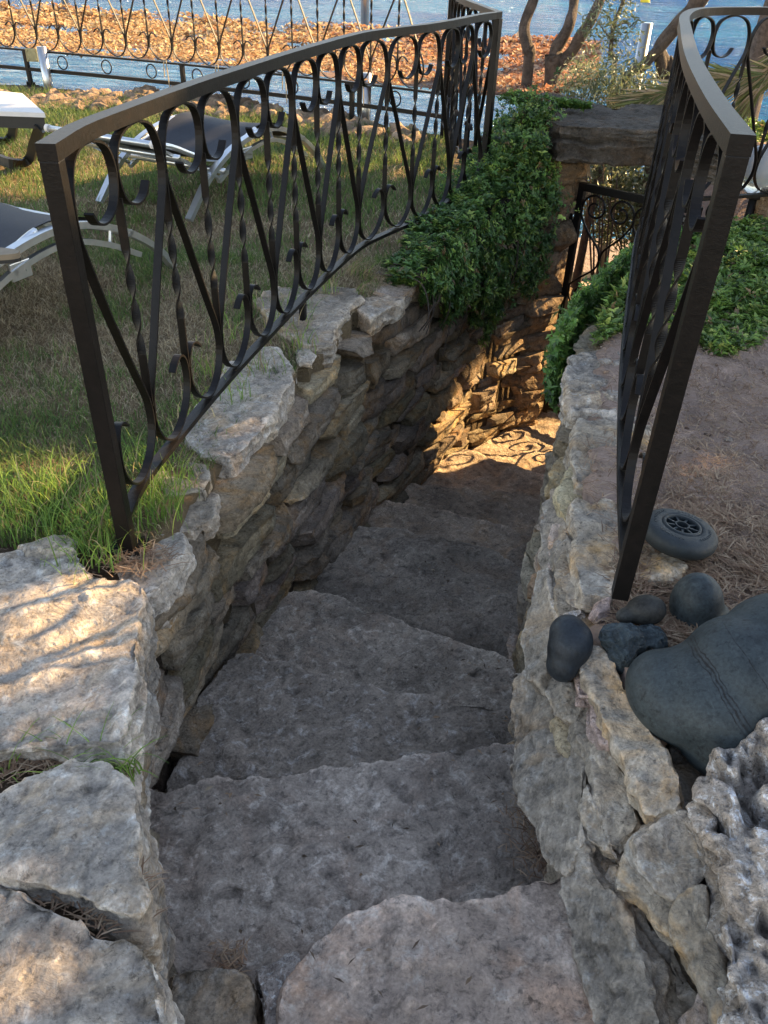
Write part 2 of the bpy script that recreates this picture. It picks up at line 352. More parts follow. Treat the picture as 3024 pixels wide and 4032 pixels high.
# ------------------------------------------------------------------ ground sheet
gx = np.concatenate([np.linspace(-400, -12, 12), np.arange(-11, -4, .5), np.arange(-4, 4.2, .045), np.arange(4.5, 12, .5), np.linspace(13, 400, 12)])
gy = np.concatenate([np.linspace(-300, -3, 8), np.arange(-2, .2, .2), np.arange(.2, 10.6, .045), np.arange(11, 14, .5), np.linspace(15, 900, 10)])
GX, GY = np.meshgrid(gx, gy); GZ = ground_h(GX, GY)
GV = np.stack([GX, GY, GZ], -1).reshape(-1, 3)
nx, ny = len(gx), len(gy)
ii = (np.arange(ny - 1)[:, None] * nx + np.arange(nx - 1)[None, :]).ravel()
GF = np.stack([ii, ii + 1, ii + nx + 1, ii + nx], -1)
straw = np.array([.26, .19, .11]); soil = np.array([.56, .41, .335]); rockc = np.array([.24, .165, .11]); dark = np.array([.06, .045, .032])
isl = GV[:, 0] < (WL(np.clip(GV[:, 1], .2, 5.8)) + WR(np.clip(GV[:, 1], .2, 5.1))) / 2
gc = np.where(isl[:, None], straw, soil)
gc = np.where(((GV[:, 1] > np.interp(GV[:, 0], EDx, EDy) - .65) & isl)[:, None], rockc, gc)
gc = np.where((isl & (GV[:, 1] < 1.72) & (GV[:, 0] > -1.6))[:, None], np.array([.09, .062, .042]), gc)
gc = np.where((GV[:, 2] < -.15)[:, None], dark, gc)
gc = np.where((GV[:, 2] < -1.64)[:, None] & (GV[:, 1] > 5.4)[:, None], np.array([.42, .34, .30]), gc)
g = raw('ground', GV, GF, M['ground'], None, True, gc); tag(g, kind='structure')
sea = raw('sea', [(-3000, -200, SEA), (3000, -200, SEA), (3000, 5000, SEA), (-3000, 5000, SEA)], [[0, 1, 2, 3]], M['water']); tag(sea, kind='structure')
# headland across the bay, seen only as its reflection
hx = np.linspace(0, 1, 60); hy = np.linspace(0, 1, 14); HX, HY = np.meshgrid(hx, hy)
px = 120 + HX * 1400; py = 560 - HX * 180 + HY * 500
hz = -3.5 + np.sin(HY * math.pi * .5) ** .7 * np.clip(HX * 6, 0, 1) * (75 + 40 * fbm(np.stack([px * .004, py * .004, 0 * px], -1).reshape(-1, 3), 4).reshape(px.shape))
HV = np.stack([px, py, hz], -1).reshape(-1, 3); ii = (np.arange(13)[:, None] * 60 + np.arange(59)[None, :]).ravel()
M['hill'] = simple('wooded_hill', (.05, .07, .03), .95, 0, .5, .05)
tag(raw('headland', HV, np.stack([ii, ii + 1, ii + 61, ii + 60], -1), M['hill'], None, True), kind='structure')

# ------------------------------------------------------------------ rocks
def finish_rock(V, F, name, mat, parent, voxel, amp, strata, smooth_it, seed, sn=(0, 0, 1), fold=1.0, fine=True):
    me = bpy.data.meshes.new('tmp'); me.from_pydata([list(map(float, v)) for v in V], [], F)
    o = bpy.data.objects.new('tmp', me); COL.objects.link(o)
    r = o.modifiers.new('r', 'REMESH'); r.mode = 'VOXEL'; r.voxel_size = voxel
    if smooth_it: s_ = o.modifiers.new('s', 'SMOOTH'); s_.iterations = smooth_it; s_.factor = .5
    dg = bpy.context.evaluated_depsgraph_get(); ev = o.evaluated_get(dg)
    m2 = bpy.data.meshes.new_from_object(ev); bpy.data.objects.remove(o); bpy.data.meshes.remove(me)
    n = len(m2.vertices); co = np.empty(n * 3, np.float32); m2.vertices.foreach_get('co', co); co = co.reshape(-1, 3).astype(float)
    nn = np.empty(n * 3, np.float32); m2.vertices.foreach_get('normal', nn); nn = nn.reshape(-1, 3).astype(float)
    off = np.array([seed * 3.17, seed * 1.31, seed * .7])
    if amp:
        d = amp * (fbm(co * 6 * fold + off, 2) * .9 + .45 * fbm(co * 20 * fold + off, 3))
        if fine:
            d = d - amp * .6 * np.abs(pn(co * 8 + off)) - amp * .3 * np.abs(pn(co * 21 + off))     # creases
            for sc, kk, am in ((5.0, 3.5, 1.5), (13.0, 3.0, .7)):                              # spalled flakes with sharp rims
                f = fbm(co * sc + off * 1.7, 3) * kk; fl_ = np.floor(f); fr = f - fl_; d = d + amp * am * (fl_ + np.clip((fr - .82) / .18, 0, 1)) / kk
            d = d - amp * .25 * np.clip(pn(co * 55 + off) - .22, 0, .3) / .3                        # pits
        # bedding planes: ledges across the stone
        if strata:
            sn = np.array(sn, float); sn /= np.linalg.norm(sn)
            t = co @ sn; w = pn(co * 6 + off) * .25
            side = 1 - np.abs(nn @ sn)
            lay = pn(np.stack([t * 42 + w * 6, 0 * t + seed, 0 * t + .5 + (co @ np.array([1.3, .7, .2])) * 1.2], -1))
            d = d + strata * side * lay * 1.6
        co = co + nn * d[:, None]
    m2.vertices.foreach_set('co', co.astype(np.float32).ravel()); m2.update()
    m2.materials.clear()
    o_ = mesh_obj(name, m2, mat, parent, True)
    if fine: m2.set_sharp_from_angle(angle=R(38))
    return o_
def slab(name, px, anchor, mat, thick=.15, normal=(0, 0, 1), parent=None, voxel=.008, amp=.010, strata=.007, sm=1, seed=None, world=False, taper=.018, jag=.006, grow=.0):
    """outline (measured pixels projected on the stone's own plane through the anchor point) extruded to a solid stone"""
    nrm = np.array(normal, float); nrm /= np.linalg.norm(nrm)
    seed = seed if seed is not None else len(bpy.data.objects)
    if world: P = np.array(px, float)
    else:
        a = at(*anchor) if len(anchor) == 3 else np.array(anchor[0])
        P = []
        for u, v in px:
            r = ray(u, v); t = (a - CAMP).dot(nrm) / r.dot(nrm); P.append(CAMP + r * t)
        P = np.array(P)
    # subdivide + jitter the outline so that it is broken, not straight
    Q = []
    for i in range(len(P)):
        A, B = P[i], P[(i + 1) % len(P)]; L = np.linalg.norm(B - A); k = max(1, int(L / .03))
        for j in range(k): Q.append(A + (B - A) * j / k)
    Q = np.array(Q); c = Q.mean(0)
    jit = np.stack([pn(Q * 14 + seed), pn(Q * 14 + seed + 31), 0 * Q[:, 0]], -1)
    jit -= (jit @ nrm)[:, None] * nrm; Q = Q + jit * jag * 2.5
    n = len(Q); lv = [(0.0, -taper * .35), (-.18, 0.0), (-.6, taper * .2), (-1, -taper * .6)]
    V = []; 
    rad = Q - c; rl = np.linalg.norm(rad, axis=1)[:, None]; ru = rad / (rl + 1e-9)
    for t, ins in lv: V += list(Q + ru * (ins + grow) + nrm * (t * thick))
    F = [list(range(n))]
    for l in range(len(lv) - 1):
        F += [[l * n + i, (l + 1) * n + i, (l + 1) * n + (i + 1) % n, l * n + (i + 1) % n] for i in range(n)]
    F.append([(len(lv) - 1) * n + i for i in range(n)][::-1])
    # triangulate caps robustly
    bm = bmesh.new(); bv = [bm.verts.new(v) for v in V]
    for f in F:
        try: bm.faces.new([bv[i] for i in f])
        except ValueError: pass
    bmesh.ops.recalc_face_normals(bm, faces=bm.faces[:]); bmesh.ops.triangulate(bm, faces=[f for f in bm.faces if len(f.verts) > 4])
    bm.verts.index_update(); V = [v.co[:] for v in bm.verts]; F = [[v.index for v in f.verts] for f in bm.faces]; bm.free()
    return finish_rock(V, F, name, mat, parent, voxel, amp, strata, sm, seed, nrm)
def blob(name, lobes, mat, voxel=.006, amp=.002, sm=12, parent=None, seed=1, fine=False, fold=.6):
    V = []; F = []
    for c, r, rz, ry in lobes:
        bm = bmesh.new(); bmesh.ops.create_icosphere(bm, subdivisions=4, radius=1.0)
        mt = Matrix.Translation(c) @ Matrix.Rotation(rz, 4, 'Z') @ Matrix.Rotation(ry, 4, 'Y') @ Matrix.Diagonal((*r, 1))
        b0 = len(V); bm.verts.index_update()
        V += [(mt @ v.co)[:] for v in bm.verts]; F += [[v.index + b0 for v in f.verts] for f in bm.faces]; bm.free()
    return finish_rock(V, F, name, mat, parent, voxel, amp, 0, sm, seed, fine=fine, fold=fold)

# ------------------------------------------------------------------ staircase
st = empty('stone_staircase', (0, 2.5, -.9)); st_off = Matrix.Translation((0, -2.5, .9))
tag(st, 'worn grey stone staircase winding down between the two dry stone walls to the iron gate', 'staircase')
def reparent(o, p):
    o.parent = p; o.matrix_parent_inverse = Matrix.Translation(-p.location) if p.rotation_euler.z == 0 else p.matrix_basis.inverted()
    return o
steps = [
 (-.25, [(560, 2420), (585, 2250), (600, 2150), (640, 2062), (680, 2020), (760, 1962), (830, 1936), (900, 1930), (960, 1928), (1020, 1943), (1060, 1936), (1120, 1905), (1225, 1872), (1300, 1990), (1400, 2250), (1420, 2420)], .16),
 (-.42, [(300, 1700), (450, 1682), (600, 1665), (700, 1645), (800, 1635), (900, 1622), (1000, 1607), (1150, 1600), (1300, 1900), (1200, 2010), (900, 2120), (640, 2190), (330, 2190)], .17),
 (-.59, [(505, 1396), (560, 1408), (640, 1432), (720, 1458), (850, 1488), (960, 1505), (1140, 1530), (1170, 1660), (900, 1700), (700, 1740), (330, 1760), (380, 1640), (430, 1500)], .17),
 (-.76, [(600, 1280), (640, 1268), (690, 1272), (760, 1292), (830, 1320), (900, 1345), (1000, 1385), (1140, 1430), (1160, 1590), (900, 1570), (640, 1510), (480, 1450), (540, 1380)], .17),
 (-.93, [(740, 1126), (800, 1130), (880, 1140), (1000, 1163), (1080, 1190), (1170, 1238), (1170, 1480), (900, 1430), (620, 1360), (670, 1260)], .17),
 (-1.1, [(805, 1072), (900, 1088), (1000, 1106), (1180, 1165), (1190, 1290), (1000, 1250), (700, 1200)], .17),
 (-1.27, [(880, 1040), (950, 1044), (1068, 1053), (1200, 1078), (1200, 1200), (1000, 1160), (760, 1130)], .17),
 (-1.44, [(1000, 966), (1041, 977), (1100, 1000), (1220, 1040), (1220, 1120), (1050, 1100), (860, 1070), (940, 1000)], .17),
 (-1.6, [(1060, 935), (1150, 890), (1260, 880), (1290, 960), (1260, 1060), (1150, 1040), (960, 1000)], .17)]
for i, (z, poly, th) in enumerate(steps):
    cpx = np.mean(poly, 0)
    o = slab('step', poly, (cpx[0], cpx[1], z), M['step%d' % min(i, 5)], th + .1, amp=.010, strata=.004, seed=i + 3, voxel=.009 if i < 5 else .013, sm=1)
    reparent(o, st)
# small fillers beside the top step
tag(slab('filler_stone', [(355, 2085), (440, 2066), (480, 2070), (545, 2105), (566, 2145), (545, 2260), (360, 2300)], (460, 2140, -.27), M['slab'], .14, seed=41), 'brown grey flat stone wedged between the lowest pale block and the top step', 'stone')
tag(slab('mortar_patch', [(548, 2095), (600, 2078), (645, 2058), (650, 2130), (620, 2200), (600, 2300), (545, 2300), (560, 2150)], (600, 2150, -.265), M['gravel'], .12, seed=42, amp=.012, jag=.01), 'speckled white pebble mortar patch filling the gap left of the top step', 'mortar')

# ------------------------------------------------------------------ dry stone walls
def stone_grid(nx=9, ny=6, nz=5):
    """unit cube surface grid"""
    V = {}; L = []; F = []
    def vid(i, j, k):
        if (i, j, k) not in V: V[(i, j, k)] = len(L); L.append((2 * i / nx - 1, 2 * j / ny - 1, 2 * k / nz - 1))
        return V[(i, j, k)]
    for k in (0, nz):
        for i in range(nx):
            for j in range(ny):
                q = [vid(i, j, k), vid(i + 1, j, k), vid(i + 1, j + 1, k), vid(i, j + 1, k)]; F.append(q if k else q[::-1])
    for j in (0, ny):
        for i in range(nx):
            for k in range(nz):
                q = [vid(i, j, k), vid(i + 1, j, k), vid(i + 1, j, k + 1), vid(i, j, k + 1)]; F.append(q[::-1] if j else q)
    for i in (0, nx):
        for j in range(ny):
            for k in range(nz):
                q = [vid(i, j, k), vid(i, j + 1, k), vid(i, j + 1, k + 1), vid(i, j, k + 1)]; F.append(q if i else q[::-1])
    return np.array(L), np.array(F)
def wall_stone(c, T, Nn, size, seed, r, fineness=1.0):
    """c centre, T tangent, Nn outward normal, size (length, depth, height)"""
    nx = int(np.clip(size[0] / .016 * fineness, 6, 34)); ny = int(np.clip(size[1] / .03, 4, 8)); nz = int(np.clip(size[2] / .014 * fineness, 4, 14))
    L, F = stone_grid(nx, ny, nz)
    q = L.copy(); nr = np.linalg.norm(q, axis=1)[:, None]
    h = np.array(size) / 2
    P = q * h
    # round edges by real radius
    rad = min(h) * .05; inner = np.clip(P, -(h - rad), h - rad); dv = P - inner; dl = np.linalg.norm(dv, axis=1)[:, None]
    P = np.where(dl > 1e-6, inner + dv / np.maximum(dl, 1e-6) * np.minimum(dl, rad), P)
    # taper / skew to an irregular block
    P[:, 2] *= 1 + r.uniform(-.3, .3) * P[:, 0] / h[0] * .8
    P[:, 2] += r.uniform(-.2, .2) * P[:, 0] * h[2] / h[0]
    P[:, 1] *= 1 + r.uniform(-.18, .18) * P[:, 0] / h[0] + r.uniform(-.15, .15) * P[:, 2] / h[2]
    P[:, 0] *= 1 + r.uniform(-.25, .25) * P[:, 2] / h[2] * .5
    P[:, 0] += r.uniform(-.7, .7) * P[:, 2]
    # chips: flat broken facets
    for _ in range(6):
        n = r.normal(size=3); n[1] = abs(n[1]) * 1.6 + .2; n[2] *= .45; n /= np.linalg.norm(n)
        off = (np.abs(n) * h).sum() * r.uniform(.62, .88); dd = P @ n - off
        P = P - np.outer(np.maximum(dd, 0), n)
    B = np.array([0, 0, 1.0]); 
    Wd = c + P[:, [0]] * T + P[:, [1]] * Nn + P[:, [2]] * B
    U = Wd - c; U /= np.linalg.norm(U, axis=1)[:, None] + 1e-9
    d = .003 * fbm(Wd * 9 + seed, 2) + .004 * fbm(Wd * 26 + seed, 3)
    f = fbm(Wd * 7 + seed, 3) * 3; fl_ = np.floor(f); d = d + .007 * (fl_ + np.clip((f - fl_ - .85) / .15, 0, 1)) / 3 - .004 * np.abs(pn(Wd * 15 + seed))
    lay = pn(np.stack([P[:, 2] * 60 + 2 * pn(Wd * 5), 0 * d + seed * 1.7, P[:, 0] * 3], -1))
    d = d + .007 * lay * np.clip(P[:, 1] / h[1], 0, 1)
    return Wd + U * d[:, None] * .5 + np.outer(d, Nn), F
def wall(name, ys, xfun, side, ztop, zbot, label, seed, skip=None, depth=.22, batter=.05, hr=(.065, .165), lr=(.20, .55), dip=.0):
    r = np.random.default_rng(seed)
    w = empty(name, (float(xfun(ys[0])), ys[0], -.5)); tag(w, label, 'wall')
    # arc length table
    yy = np.linspace(ys[0], ys[1], 400); xx = np.array([xfun(y) for y in yy]); ss = np.concatenate([[0], np.cumsum(np.hypot(np.diff(xx), np.diff(yy)))])
    Ltot = ss[-1]; VV = []; FF = []; CC = []; n0 = 0; z = -1.95
    while z < .1:
        hgt = r.uniform(*hr); s = -r.uniform(0, .2)
        while s < Ltot:
            ln = r.uniform(*lr) * (1.3 if hgt > .1 else 1); sm = s + ln / 2; s += ln + .014
            if sm > Ltot + .05 or sm < -.05: continue
            y = np.interp(sm, ss, yy); x = np.interp(sm, ss, xx); zb = zbot(y) - .25; zt = ztop(y)
            zz = z + hgt / 2 + dip * 0 + r.uniform(-.018, .018); hh = hgt * r.uniform(.84, .95)
            if zz + hh / 2 < zb: continue
            if zz + hh * .5 > zt + .02:
                if zz - hh * .5 > zt - .04: continue
                lo = zz - hh / 2; hh = zt - lo; zz = lo + hh / 2
            if skip and skip(x, y, zz): continue
            y2 = np.interp(sm + .05, ss, yy); x2 = np.interp(sm + .05, ss, xx); y1 = np.interp(sm - .05, ss, yy); x1 = np.interp(sm - .05, ss, xx)
            T = np.array([x2 - x1, y2 - y1, 0]); T /= np.linalg.norm(T); Nn = np.array([T[1], -T[0], 0]) * side
            T = T + np.array([0, 0, r.uniform(-.10, .10)]); T /= np.linalg.norm(T)
            pro = r.uniform(-.045, .022) - batter * (zz - zb) * .5
            dep = depth * r.uniform(.8, 1.1); c = np.array([x, y, zz]) + Nn * (pro - dep / 2 + .02)
            near = 1.25 if y < 3.2 else .9
            P, F = wall_stone(c, T, Nn, (ln * 1.02, dep, hh * 1.0), r.uniform(0, 90), r, near)
            VV.append(P); FF.append(F + n0); n0 += len(P)
            k = r.uniform(.62, 1.35); tint = np.array([1, r.uniform(.95, 1.02), r.uniform(.84, 1.04)]) * k
            CC.append(np.tile(tint, (len(P), 1)))
        z += hgt
    o = raw('stonework', np.concatenate(VV), np.concatenate(FF), M['wall'], None, True, np.concatenate(CC)); o.data.set_sharp_from_angle(angle=R(30)); reparent(o, w)
    # packed earth behind the stones
    V = []; F = []; k = len(yy[::8])
    for y in yy[::8]:
        s_ = np.interp(y, yy, ss); y2, y1 = min(y + .05, ys[1]), max(y - .05, ys[0]); T = np.array([xfun(y2) - xfun(y1), y2 - y1, 0]); T /= np.linalg.norm(T); Nn = np.array([T[1], -T[0], 0]) * side
        c = np.array([xfun(y), y, 0]) - Nn * .12
        V += [c + [0, 0, zbot(y) - .3], c - Nn * .03 + [0, 0, ztop(y) - .10], c - Nn * .22 + [0, 0, ztop(y) - .09], c - Nn * .22 + [0, 0, zbot(y) - .3]]
    for i in range(k - 1):
        for a, b in ((0, 1), (1, 2), (2, 3)): F.append([i * 4 + a, i * 4 + b, (i + 1) * 4 + b, (i + 1) * 4 + a])
    F += [[0, 1, 2, 3], [(k - 1) * 4 + j for j in (3, 2, 1, 0)]]
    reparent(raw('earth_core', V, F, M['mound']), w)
    return w
wl = wall('dry_stone_wall', (.35, 5.52), lambda y: float(WL(y)), 1, lambda y: -.02 - .07 * (y < 3.4) if y > 1.05 else -.36 + 0 * y, floor_z,
     'tall brown dry stone wall left of the stairs below the lawn railing, sunlit at its end', 11, hr=(.05, .13), lr=(.20, .55))
wr = wall('dry_stone_wall', (.30, 5.1), lambda y: float(WR(y)), -1, lambda y: (.0 if y > 1.45 else -.12), floor_z,
     'dry stone wall on the right of the stairs carrying the curved railing and the brown bare earth', 23, batter=.10, lr=(.14, .36))
def coping(px, z, th, mat='slab', label=None, parent=wl, seed=0, normal=(0, 0, 1), amp=.009, voxel=.009):
    c = np.mean(px, 0); o = slab('coping_stone', px, (c[0], c[1], z), M[mat], th, normal, amp=amp, seed=seed, voxel=voxel, grow=.010 if seed > 68 else .002); reparent(o, parent)
    if label: o['label'] = label
    return o
coping([(390, 900), (440, 850), (500, 790), (560, 745), (600, 748), (638, 790), (632, 820), (590, 900), (540, 960), (500, 985), (430, 975), (395, 950)], .005, .11, 'block', 'pale coping stone with a sunlit patch under the left railing', seed=51)
coping([(545, 645), (600, 618), (700, 608), (772, 622), (778, 640), (730, 700), (722, 745), (660, 748), (590, 700)], .01, .13, 'slab', seed=52)
coping([(330, 1010), (400, 990), (455, 1000), (462, 1030), (440, 1060), (350, 1065)], -.01, .07, 'ochre', seed=53)
coping([(310, 1085), (400, 1055), (475, 1060), (470, 1110), (420, 1150), (330, 1140)], -.05, .09, 'slab', seed=57)
coping([(240, 1215), (290, 1150), (350, 1140), (405, 1142), (412, 1180), (350, 1262), (300, 1300), (250, 1280)], -.015, .16, 'block', seed=54)
coping([(640, 755), (665, 748), (682, 762), (672, 785), (645, 782)], .0, .03, 'block', seed=55, amp=.004, voxel=.006)
coping([(770, 625), (820, 590), (880, 575), (905, 590), (870, 650), (800, 690), (770, 670)], -.02, .09, 'slab', seed=56)
# right wall
coping([(1222, 770), (1260, 752), (1350, 745), (1400, 800), (1400, 900), (1340, 905), (1290, 895), (1235, 892), (1215, 830)], .02, .14, 'block', parent=wr, seed=61, amp=.014)
coping([(1240, 893), (1290, 895), (1340, 905), (1410, 910), (1400, 1060), (1345, 1068), (1290, 1055), (1236, 1045), (1232, 960)], .035, .12, 'ochre', 'smooth ochre coping slab at the middle of the right wall', parent=wr, seed=62)
coping([(1240, 1065), (1300, 1068), (1345, 1080), (1352, 1180), (1335, 1262), (1322, 1300), (1265, 1290), (1240, 1235), (1235, 1140)], .045, .12, 'ochre', parent=wr, seed=63)
coping([(1330, 1180), (1400, 1170), (1480, 1215), (1470, 1240), (1400, 1252), (1340, 1240)], .055, .05, 'ochre', parent=wr, seed=64)
coping([(1165, 1080), (1200, 1058), (1238, 1075), (1240, 1110), (1215, 1160), (1215, 1200), (1180, 1260), (1160, 1210)], -.02, .16, 'slab', parent=wr, seed=65, normal=(-.5, 0, .85))
coping([(1185, 1200), (1225, 1140), (1245, 1170), (1252, 1240), (1270, 1300), (1240, 1325), (1200, 1310), (1175, 1250)], -.0, .15, 'slab', parent=wr, seed=66, normal=(-.4, 0, .9))
coping([(1130, 1330), (1150, 1230), (1185, 1215), (1195, 1300), (1215, 1330), (1190, 1420), (1160, 1480), (1120, 1470), (1112, 1400)], -.05, .18, 'slab', parent=wr, seed=67, normal=(-.7, -.05, .7))
coping([(1290, 1290), (1320, 1285), (1322, 1310), (1300, 1330), (1283, 1318)], .05, .05, 'pink', parent=wr, seed=68, amp=.004, voxel=.006)
coping([(1100, 1560), (1110, 1450), (1150, 1440), (1185, 1470), (1235, 1540), (1265, 1640), (1250, 1700), (1262, 1800), (1215, 1890), (1170, 1850), (1125, 1740), (1100, 1640)], -.16, .16, 'slab', 'big smooth weathered face stone beside the lower top steps', parent=wr, seed=69, normal=(-.80, -.05, .60), amp=.013)
def ZP(pts): return [(1206.9 + x * .3304, 1481.2 + y * .3304) for x, y in pts]
coping([(1253, 1432), (1282, 1404), (1312, 1412), (1350, 1480), (1378, 1530), (1388, 1560), (1425, 1605), (1465, 1680), (1478, 1738), (1450, 1748), (1405, 1752), (1380, 1738), (1372, 1700), (1352, 1695), (1345, 1640), (1325, 1590), (1310, 1560), (1285, 1500)], .02, .09, 'ochre', 'long ochre edged slab between the black boulders and the porous rock', parent=wr, seed=71, normal=(-.3, -.15, .92), voxel=.008)
coping(ZP([(225, 310), (290, 305), (365, 330), (400, 470), (545, 850), (560, 885), (370, 1078), (280, 1000), (190, 560), (172, 450)]), -.06, .14, 'slab', parent=wr, seed=72, normal=(-.45, -.25, .85), voxel=.008)
coping(ZP([(150, 660), (205, 635), (235, 750), (300, 960), (395, 1170), (340, 1125), (160, 975), (128, 780)]), -.10, .12, 'slab', parent=wr, seed=73, normal=(-.6, -.3, .75), voxel=.008)
coping(ZP([(478, 995), (600, 910), (750, 820), (900, 820), (960, 900), (985, 1100), (960, 1230), (785, 1412), (600, 1310), (490, 1150)]), -.03, .13, 'block', 'pale grey angular block wedged against the porous rock', parent=wr, seed=74, normal=(-.2, -.35, .9), voxel=.008)
coping(ZP([(0, 1120), (60, 1030), (115, 978), (170, 985), (270, 1280), (400, 1420), (440, 1520), (510, 1700), (610, 1960), (680, 2500), (300, 2500), (200, 2050), (100, 1760), (0, 1350)]), -.17, .18, 'slab', parent=wr, seed=75, normal=(-.72, -.2, .65), voxel=.009, amp=.014)
coping(ZP([(412, 1135), (480, 1100), (560, 1270), (690, 1390), (785, 1430), (755, 1600), (690, 1612), (600, 1540), (540, 1400), (400, 1335), (368, 1340)]), -.10, .12, 'ochre', parent=wr, seed=76, normal=(-.5, -.2, .8), voxel=.008)
coping(ZP([(265, 1280), (310, 1160), (400, 1180), (372, 1330), (560, 1520), (600, 1650), (755, 1640), (775, 1800), (900, 1960), (960, 2100), (990, 2500), (680, 2500), (600, 1960), (440, 1450)]), -.16, .16, 'slab', parent=wr, seed=77, normal=(-.62, -.2, .75), voxel=.009, amp=.013)
coping(ZP([(788, 1412), (990, 1285), (1040, 1700), (1090, 1900), (1150, 2500), (1080, 2300), (1000, 2050), (900, 1870), (780, 1650), (752, 1500)]), -.07, .14, 'ochre', parent=wr, seed=78, normal=(-.45, -.2, .85), voxel=.008)
coping([(1235, 1500), (1262, 1498), (1282, 1560), (1310, 1590), (1300, 1640), (1262, 1620), (1240, 1560)], -.06, .12, 'slab', parent=wr, seed=79, normal=(-.4, 0, .9))
coping([(1246, 1462), (1275, 1458), (1290, 1480), (1282, 1500), (1250, 1502)], .0, .05, 'pink', parent=wr, seed=80, amp=.004, voxel=.006)
coping([(1285, 1510), (1300, 1500), (1315, 1560), (1322, 1592), (1300, 1590), (1288, 1560)], -.02, .06, 'pink', parent=wr, seed=81, amp=.004, voxel=.006)
coping([(1175, 1450), (1225, 1470), (1262, 1520), (1250, 1560), (1215, 1550), (1180, 1500)], -.07, .12, 'slab', parent=wr, seed=82, normal=(-.6, 0, .8))

coping(ZP([(560, 860), (700, 800), (760, 830), (600, 920), (480, 990), (440, 1040), (430, 980)]), -.13, .12, 'slab', parent=wr, seed=83, normal=(-.3, -.2, .9))
coping(ZP([(480, 1480), (640, 1560), (760, 1640), (780, 1900), (700, 1900), (560, 1700)]), -.20, .14, 'slab', parent=wr, seed=84, normal=(-.5, -.2, .8))
coping([(1450, 1590), (1500, 1600), (1530, 1690), (1500, 1760), (1470, 1740), (1455, 1670)], -.06, .1, 'slab', parent=wr, seed=85)
coping(ZP([(900, 820), (990, 800), (1060, 1100), (1040, 1320), (960, 1240), (985, 1100), (955, 900)]), -.10, .12, 'slab', parent=wr, seed=86)
# porous rock in the lower right corner
pr = slab('porous_rock', ZP([(1140, 260), (1190, 225), (1280, 235), (1368, 185), (1520, 220), (1680, 600), (1720, 2500), (1150, 2500), (1085, 1900), (1030, 1600), (1000, 1250), (970, 1050), (915, 850), (895, 650), (920, 530), (1000, 340), (1130, 322)]), (1600, 1850, .06), M['porous'], .24, (-.25, -.15, .95), voxel=.007, amp=.0, strata=0, seed=91, sm=4, grow=-.02)
def pit_rock(o, seed):
    me = o.data; n = len(me.vertices); co = np.empty(n * 3, np.float32); me.vertices.foreach_get('co', co); co = co.reshape(-1, 3).astype(float)
    nn = np.empty(n * 3, np.float32); me.vertices.foreach_get('normal', nn); nn = nn.reshape(-1, 3).astype(float)
    q = co * np.array([24, 12, 24]) + seed
    d = .020 * fbm(co * 9 + seed, 3) - .050 * np.clip(pn(q) - .16, 0, .3) / .3 * 1.0 - .014 * np.clip(pn(q * 2.2) - .2, 0, .3) / .3 + .007 * pn(co * 60)
    rid = 1 - np.abs(pn(co * np.array([11, 3.5, 11]) + 5)) * 2; d += .024 * np.clip(rid, 0, 1)
    me.vertices.foreach_set('co', (co + nn * d[:, None]).astype(np.float32).ravel()); me.update()
pit_rock(pr, 4.2)
tag(pr, 'knobbly eroded whitish grey rock full of holes in the lower right corner', 'rock')

# ------------------------------------------------------------------ three blocks on the left
tag(slab('stone_block', [(-120, 1205), (0, 1195), (60, 1178), (138, 1165), (165, 1185), (198, 1228), (240, 1245), (308, 1262), (304, 1330), (292, 1450), (282, 1530), (262, 1602), (150, 1612), (-120, 1615)], (120, 1400, .03), M['block'], .34, seed=101, grow=.010, amp=.012, voxel=.009), 'big grey block with dappled sunlight on top and the railing post behind it', 'stone block', 'pale stone blocks left of the stairs')
tag(slab('stone_block', [(-140, 1735), (0, 1722), (60, 1685), (140, 1650), (215, 1645), (262, 1668), (290, 1705), (292, 1800), (290, 1900), (300, 1975), (270, 1985), (150, 1915), (-140, 1835)], (150, 1800, .02), M['block'], .42, seed=102, grow=.014, amp=.011, voxel=.009), 'whitish cracked block, the middle of the three blocks, grass tuft at its upper corner', 'stone block', 'pale stone blocks left of the stairs')
tag(slab('stone_block', [(-160, 1872), (0, 1905), (120, 1968), (220, 2010), (335, 2062), (352, 2110), (372, 2190), (385, 2330), (360, 2450), (-160, 2450)], (150, 2100, .01), M['block'], .34, seed=103, grow=.012, amp=.012, voxel=.009), 'pale block in the lower left corner of the photo with a small warm sun patch', 'stone block', 'pale stone blocks left of the stairs')
tag(slab('flat_stone', [(30, 1172), (110, 1150), (160, 1158), (165, 1180), (60, 1195)], (100, 1170, .035), M['slab'], .05, seed=104, amp=.006), 'small flat grey stone half buried in grass behind the dappled block', 'stone')

